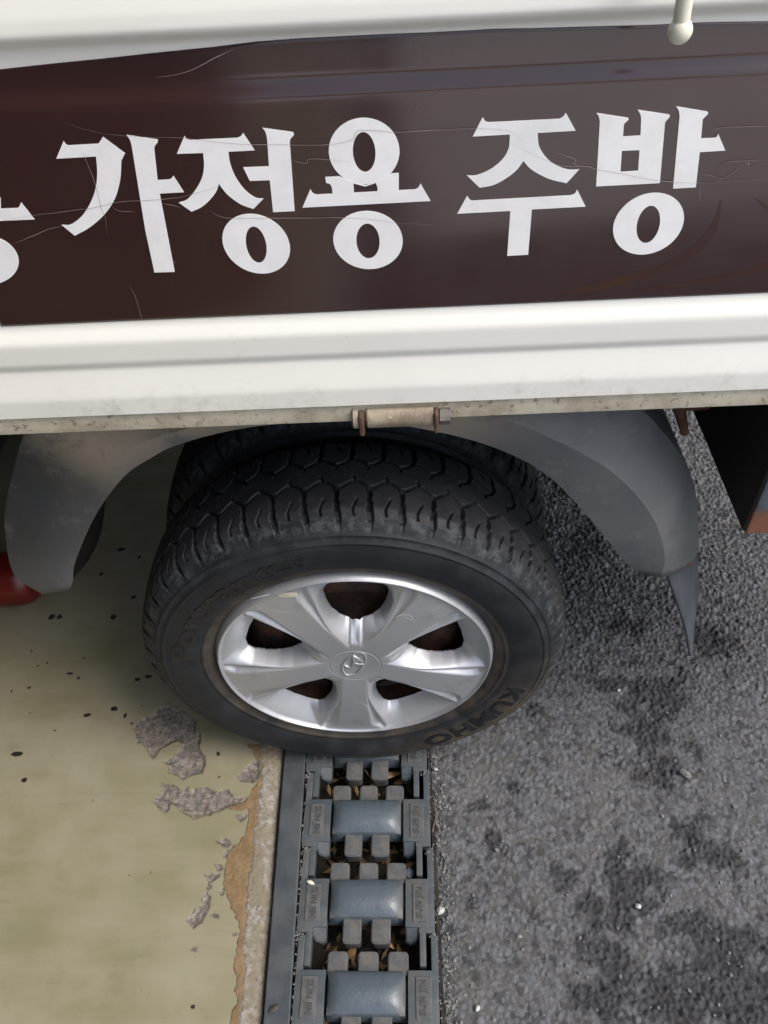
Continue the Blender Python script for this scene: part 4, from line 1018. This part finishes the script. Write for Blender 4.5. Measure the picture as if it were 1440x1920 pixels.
labs = ['blue grey drain cover half hidden under the tyre, only its lower teeth showing', 'blue grey cast drain cover just below the tyre, topmost of the three whole ones', 'drain cover with a pale fleck on its left name plate, middle of the three', 'blue grey drain cover at the bottom edge of the photo, beside a dark leaf']
for i, yy in enumerate((0.0605, -0.0740, -0.2085, -0.3430)):
    c = cover if i == 0 else dup(cover)
    c.location = (0.0012, yy, 0.0); c.rotation_euler.z = math.radians(-1.6); c['label'] = labs[i]

# ------------------------------------------------------------------ loose bits
def pebble_bm(bm, c, r, seed):
    rg = random.Random(seed)
    res = bmesh.ops.create_icosphere(bm, subdivisions=1, radius=1.0)
    sc = Vector((rg.uniform(.7, 1.3), rg.uniform(.7, 1.2), rg.uniform(.45, .8))); rot = Matrix.Rotation(rg.uniform(0, 6.3), 3, 'Z')@Matrix.Rotation(rg.uniform(-.5, .5), 3, 'X')
    for v in res['verts']:
        p = v.co*(1+rg.uniform(-.22, .22)); p = Vector((p.x*sc.x, p.y*sc.y, p.z*sc.z)); v.co = (rot@p)*r+Vector(c)
bm = bmesh.new(); k = 0
for i in range(760):
    y = random.uniform(-0.5, 0.35); x = 0.1185+abs(random.gauss(0, 0.011)); r_ = random.uniform(0.0008, 0.0027)*(1.3 if random.random() < .12 else 1)
    pebble_bm(bm, (x, y, -0.0075+r_*0.4), r_, i)
for i in range(260):
    y = random.uniform(-0.5, 0.1); x = random.choice((-0.1095, -0.1095, -0.1085, 0.1105))+random.gauss(0, 0.0012); pebble_bm(bm, (x, y, -0.004), random.uniform(0.0008, 0.0018), 5000+i)
for i in range(420):
    x = random.uniform(0.15, 0.95); y = random.uniform(-0.48, 0.8); pebble_bm(bm, (x, y, -0.0045), random.uniform(0.0012, 0.0034), 9000+i)
for yy in (0.0605, -0.0740, -0.2085, -0.3430):
    for sx in (-1, 1):
        for i in range(46):
            x = sx*random.gauss(0.1045, 0.0030)+0.0012; y = yy-0.0895+random.gauss(0, 0.0034)-sx*0.0030
            pebble_bm(bm, (x, y, -0.0065+random.uniform(-.002, .003)), random.uniform(0.0010, 0.0024), 20000+i+int(yy*1e4)+sx*999)
g = bmobj('gravel', bm, STONE, smooth=False); g['kind'] = 'stuff'
for px, r_, m_, lab in (((826, 1708), 0.0075, PALE, 'pale angular stone lying on the asphalt beside the drain'), ((817, 1443), 0.0035, PALE, 'tiny white stone on the asphalt just below the tyre'),
                       ((1197, 1700), 0.0060, PALE, 'pale grey stone lying in the dark patch of asphalt'), ((1285, 1453), 0.010, STONE, 'flat grey stone lying loose on the asphalt'), ((895, 1890), 0.006, PALE, 'pale stone on the asphalt near the bottom edge'), ((1160, 1295), 0.005, PALE, 'small white stone on the dark asphalt right of the wheel')):
    p = gnd(px, -0.004); bm = bmesh.new(); pebble_bm(bm, (0, 0, r_*0.35), r_, int(px[0]*7)); o = bmobj('loose_stone', bm, m_); o.location = (p[0], p[1], -0.0045); tag(o, lab, 'stone')
p = gnd((768, 1637), -0.03); bm = bmesh.new(); bmesh.ops.create_icosphere(bm, subdivisions=2, radius=0.0085, matrix=Matrix.Diagonal((0.9, 1.1, 0.5, 1))); o = bmobj('pebble', bm, BLUEP, smooth=True); o.location = (p[0], p[1], -0.030); tag(o, 'smooth blue grey pebble caught in the gap of the drain cover', 'pebble')
def leaf(px0, px1, w, z, m_, lab, curl=0.15, name='fallen_leaf', cat='leaf'):
    a = Vector(tuple(gnd(px0, z))); b = Vector(tuple(gnd(px1, z))); L_ = b-a; n_ = Vector((-L_.y, L_.x, 0)).normalized()
    mid = (a+b)/2
    bm = bmesh.new(); N = 9; rows__ = []
    for i in range(N):
        t_ = i/(N-1); c_ = a+L_*t_+Vector((0, 0, math.sin(t_*math.pi)*curl*L_.length))-mid; hw = w*math.sin(math.pi*min(t_*0.98+0.01, 1))**0.8
        rows__.append([bm.verts.new(c_+n_*hw*q+Vector((0, 0, abs(q)*hw*0.35))) for q in (-1, 0, 1)])
    for i in range(N-1):
        for q in range(2): bm.faces.new((rows__[i][q], rows__[i][q+1], rows__[i+1][q+1], rows__[i+1][q]))
    o = bmobj(name, bm, m_, smooth=True); o.location = mid; md = o.modifiers.new('t', 'SOLIDIFY'); md.thickness = 0.0005; tag(o, lab, cat); return o
leaf((503, 1899), (524, 1884), 0.0042, 0.0, LEAFD, 'small dark pointed leaf lying on the steel drain frame', 0.04)
leaf((697, 1471), (757, 1449), 0.006, -0.055, LEAFB, 'long brown leaf in the gap just below the tyre')
leaf((737, 1470), (775, 1466), 0.006, -0.06, LEAFB, 'short tan leaf piece beside the long brown leaf under the grate')
leaf((660, 1460), (672, 1494), 0.004, -0.07, LEAFB, 'narrow brown leaf standing between the teeth below the tyre')
leaf((684, 1737), (740, 1780), 0.006, -0.06, LEAFB, 'long brown leaf in the lowest gap of the drain')
leaf((652, 1800), (668, 1776), 0.006, -0.05, LEAFB, 'curled tan leaf between the teeth in the lowest gap')
leaf((757, 1630), (778, 1617), 0.005, -0.05, LEAFB, 'small yellow brown leaf behind the blue grey pebble')
leaf((575, 1652), (590, 1658), 0.003, 0.0005, CREAM, 'pale yellow fleck of leaf on the left name plate', 0.03)
leaf((750, 1750), (768, 1742), 0.005, -0.06, LEAFB, 'small brown leaf at the right of the lowest gap')
def twig(pts, r_, z, lab):
    P = [Vector(tuple(gnd(p, z))) for p in arcpts(*pts, n=4)]; c_ = P[len(P)//2]
    bm = bmesh.new(); add_tube(bm, [p-c_+Vector((0, 0, random.uniform(0, .001))) for p in P], r_, 6); o = bmobj('twig', bm, TWIG, smooth=True); o.location = c_; tag(o, lab, 'twig')
twig([(816, 1512), (818, 1530), (814, 1545), (811, 1560)], 0.0009, -0.003, 'thin dry twig at the edge of the asphalt beside the drain cover')
twig([(684, 1443), (692, 1455), (698, 1461)], 0.0006, -0.02, 'tiny thin twig in the gap just below the tyre')

# red object of unknown kind at the left, built as a lying cylinder
ra = 0.058
p1 = un((78, 1083), 2, ra)
cyl = thing('red_cylinder', 'glossy red cylinder lying on the floor behind the left end of the fender', 'cylinder', (float(p1[0]), float(p1[1]), 0.0))
bm = bmesh.new(); rg = add_lathe(bm, [(0.001, 0.0), (.022, -.001), (.040, -.008), (.052, -.022), (ra, -.045), (ra, -.20), (ra*1.015, -.203), (ra*1.015, -.212), (ra, -.215), (ra, -.60), (.045, -.63), (.001, -.635)], 'X', 40, (0, 0, ra))
bmobj('body', bm, RED, cyl, True, 50)
bm = bmesh.new(); add_tube(bm, [(-0.63, 0, ra), (-0.68, 0, ra)], 0.014, 12); bmobj('end_stub', bm, NUTM, cyl, True, 40)  # invented stub on the hidden end
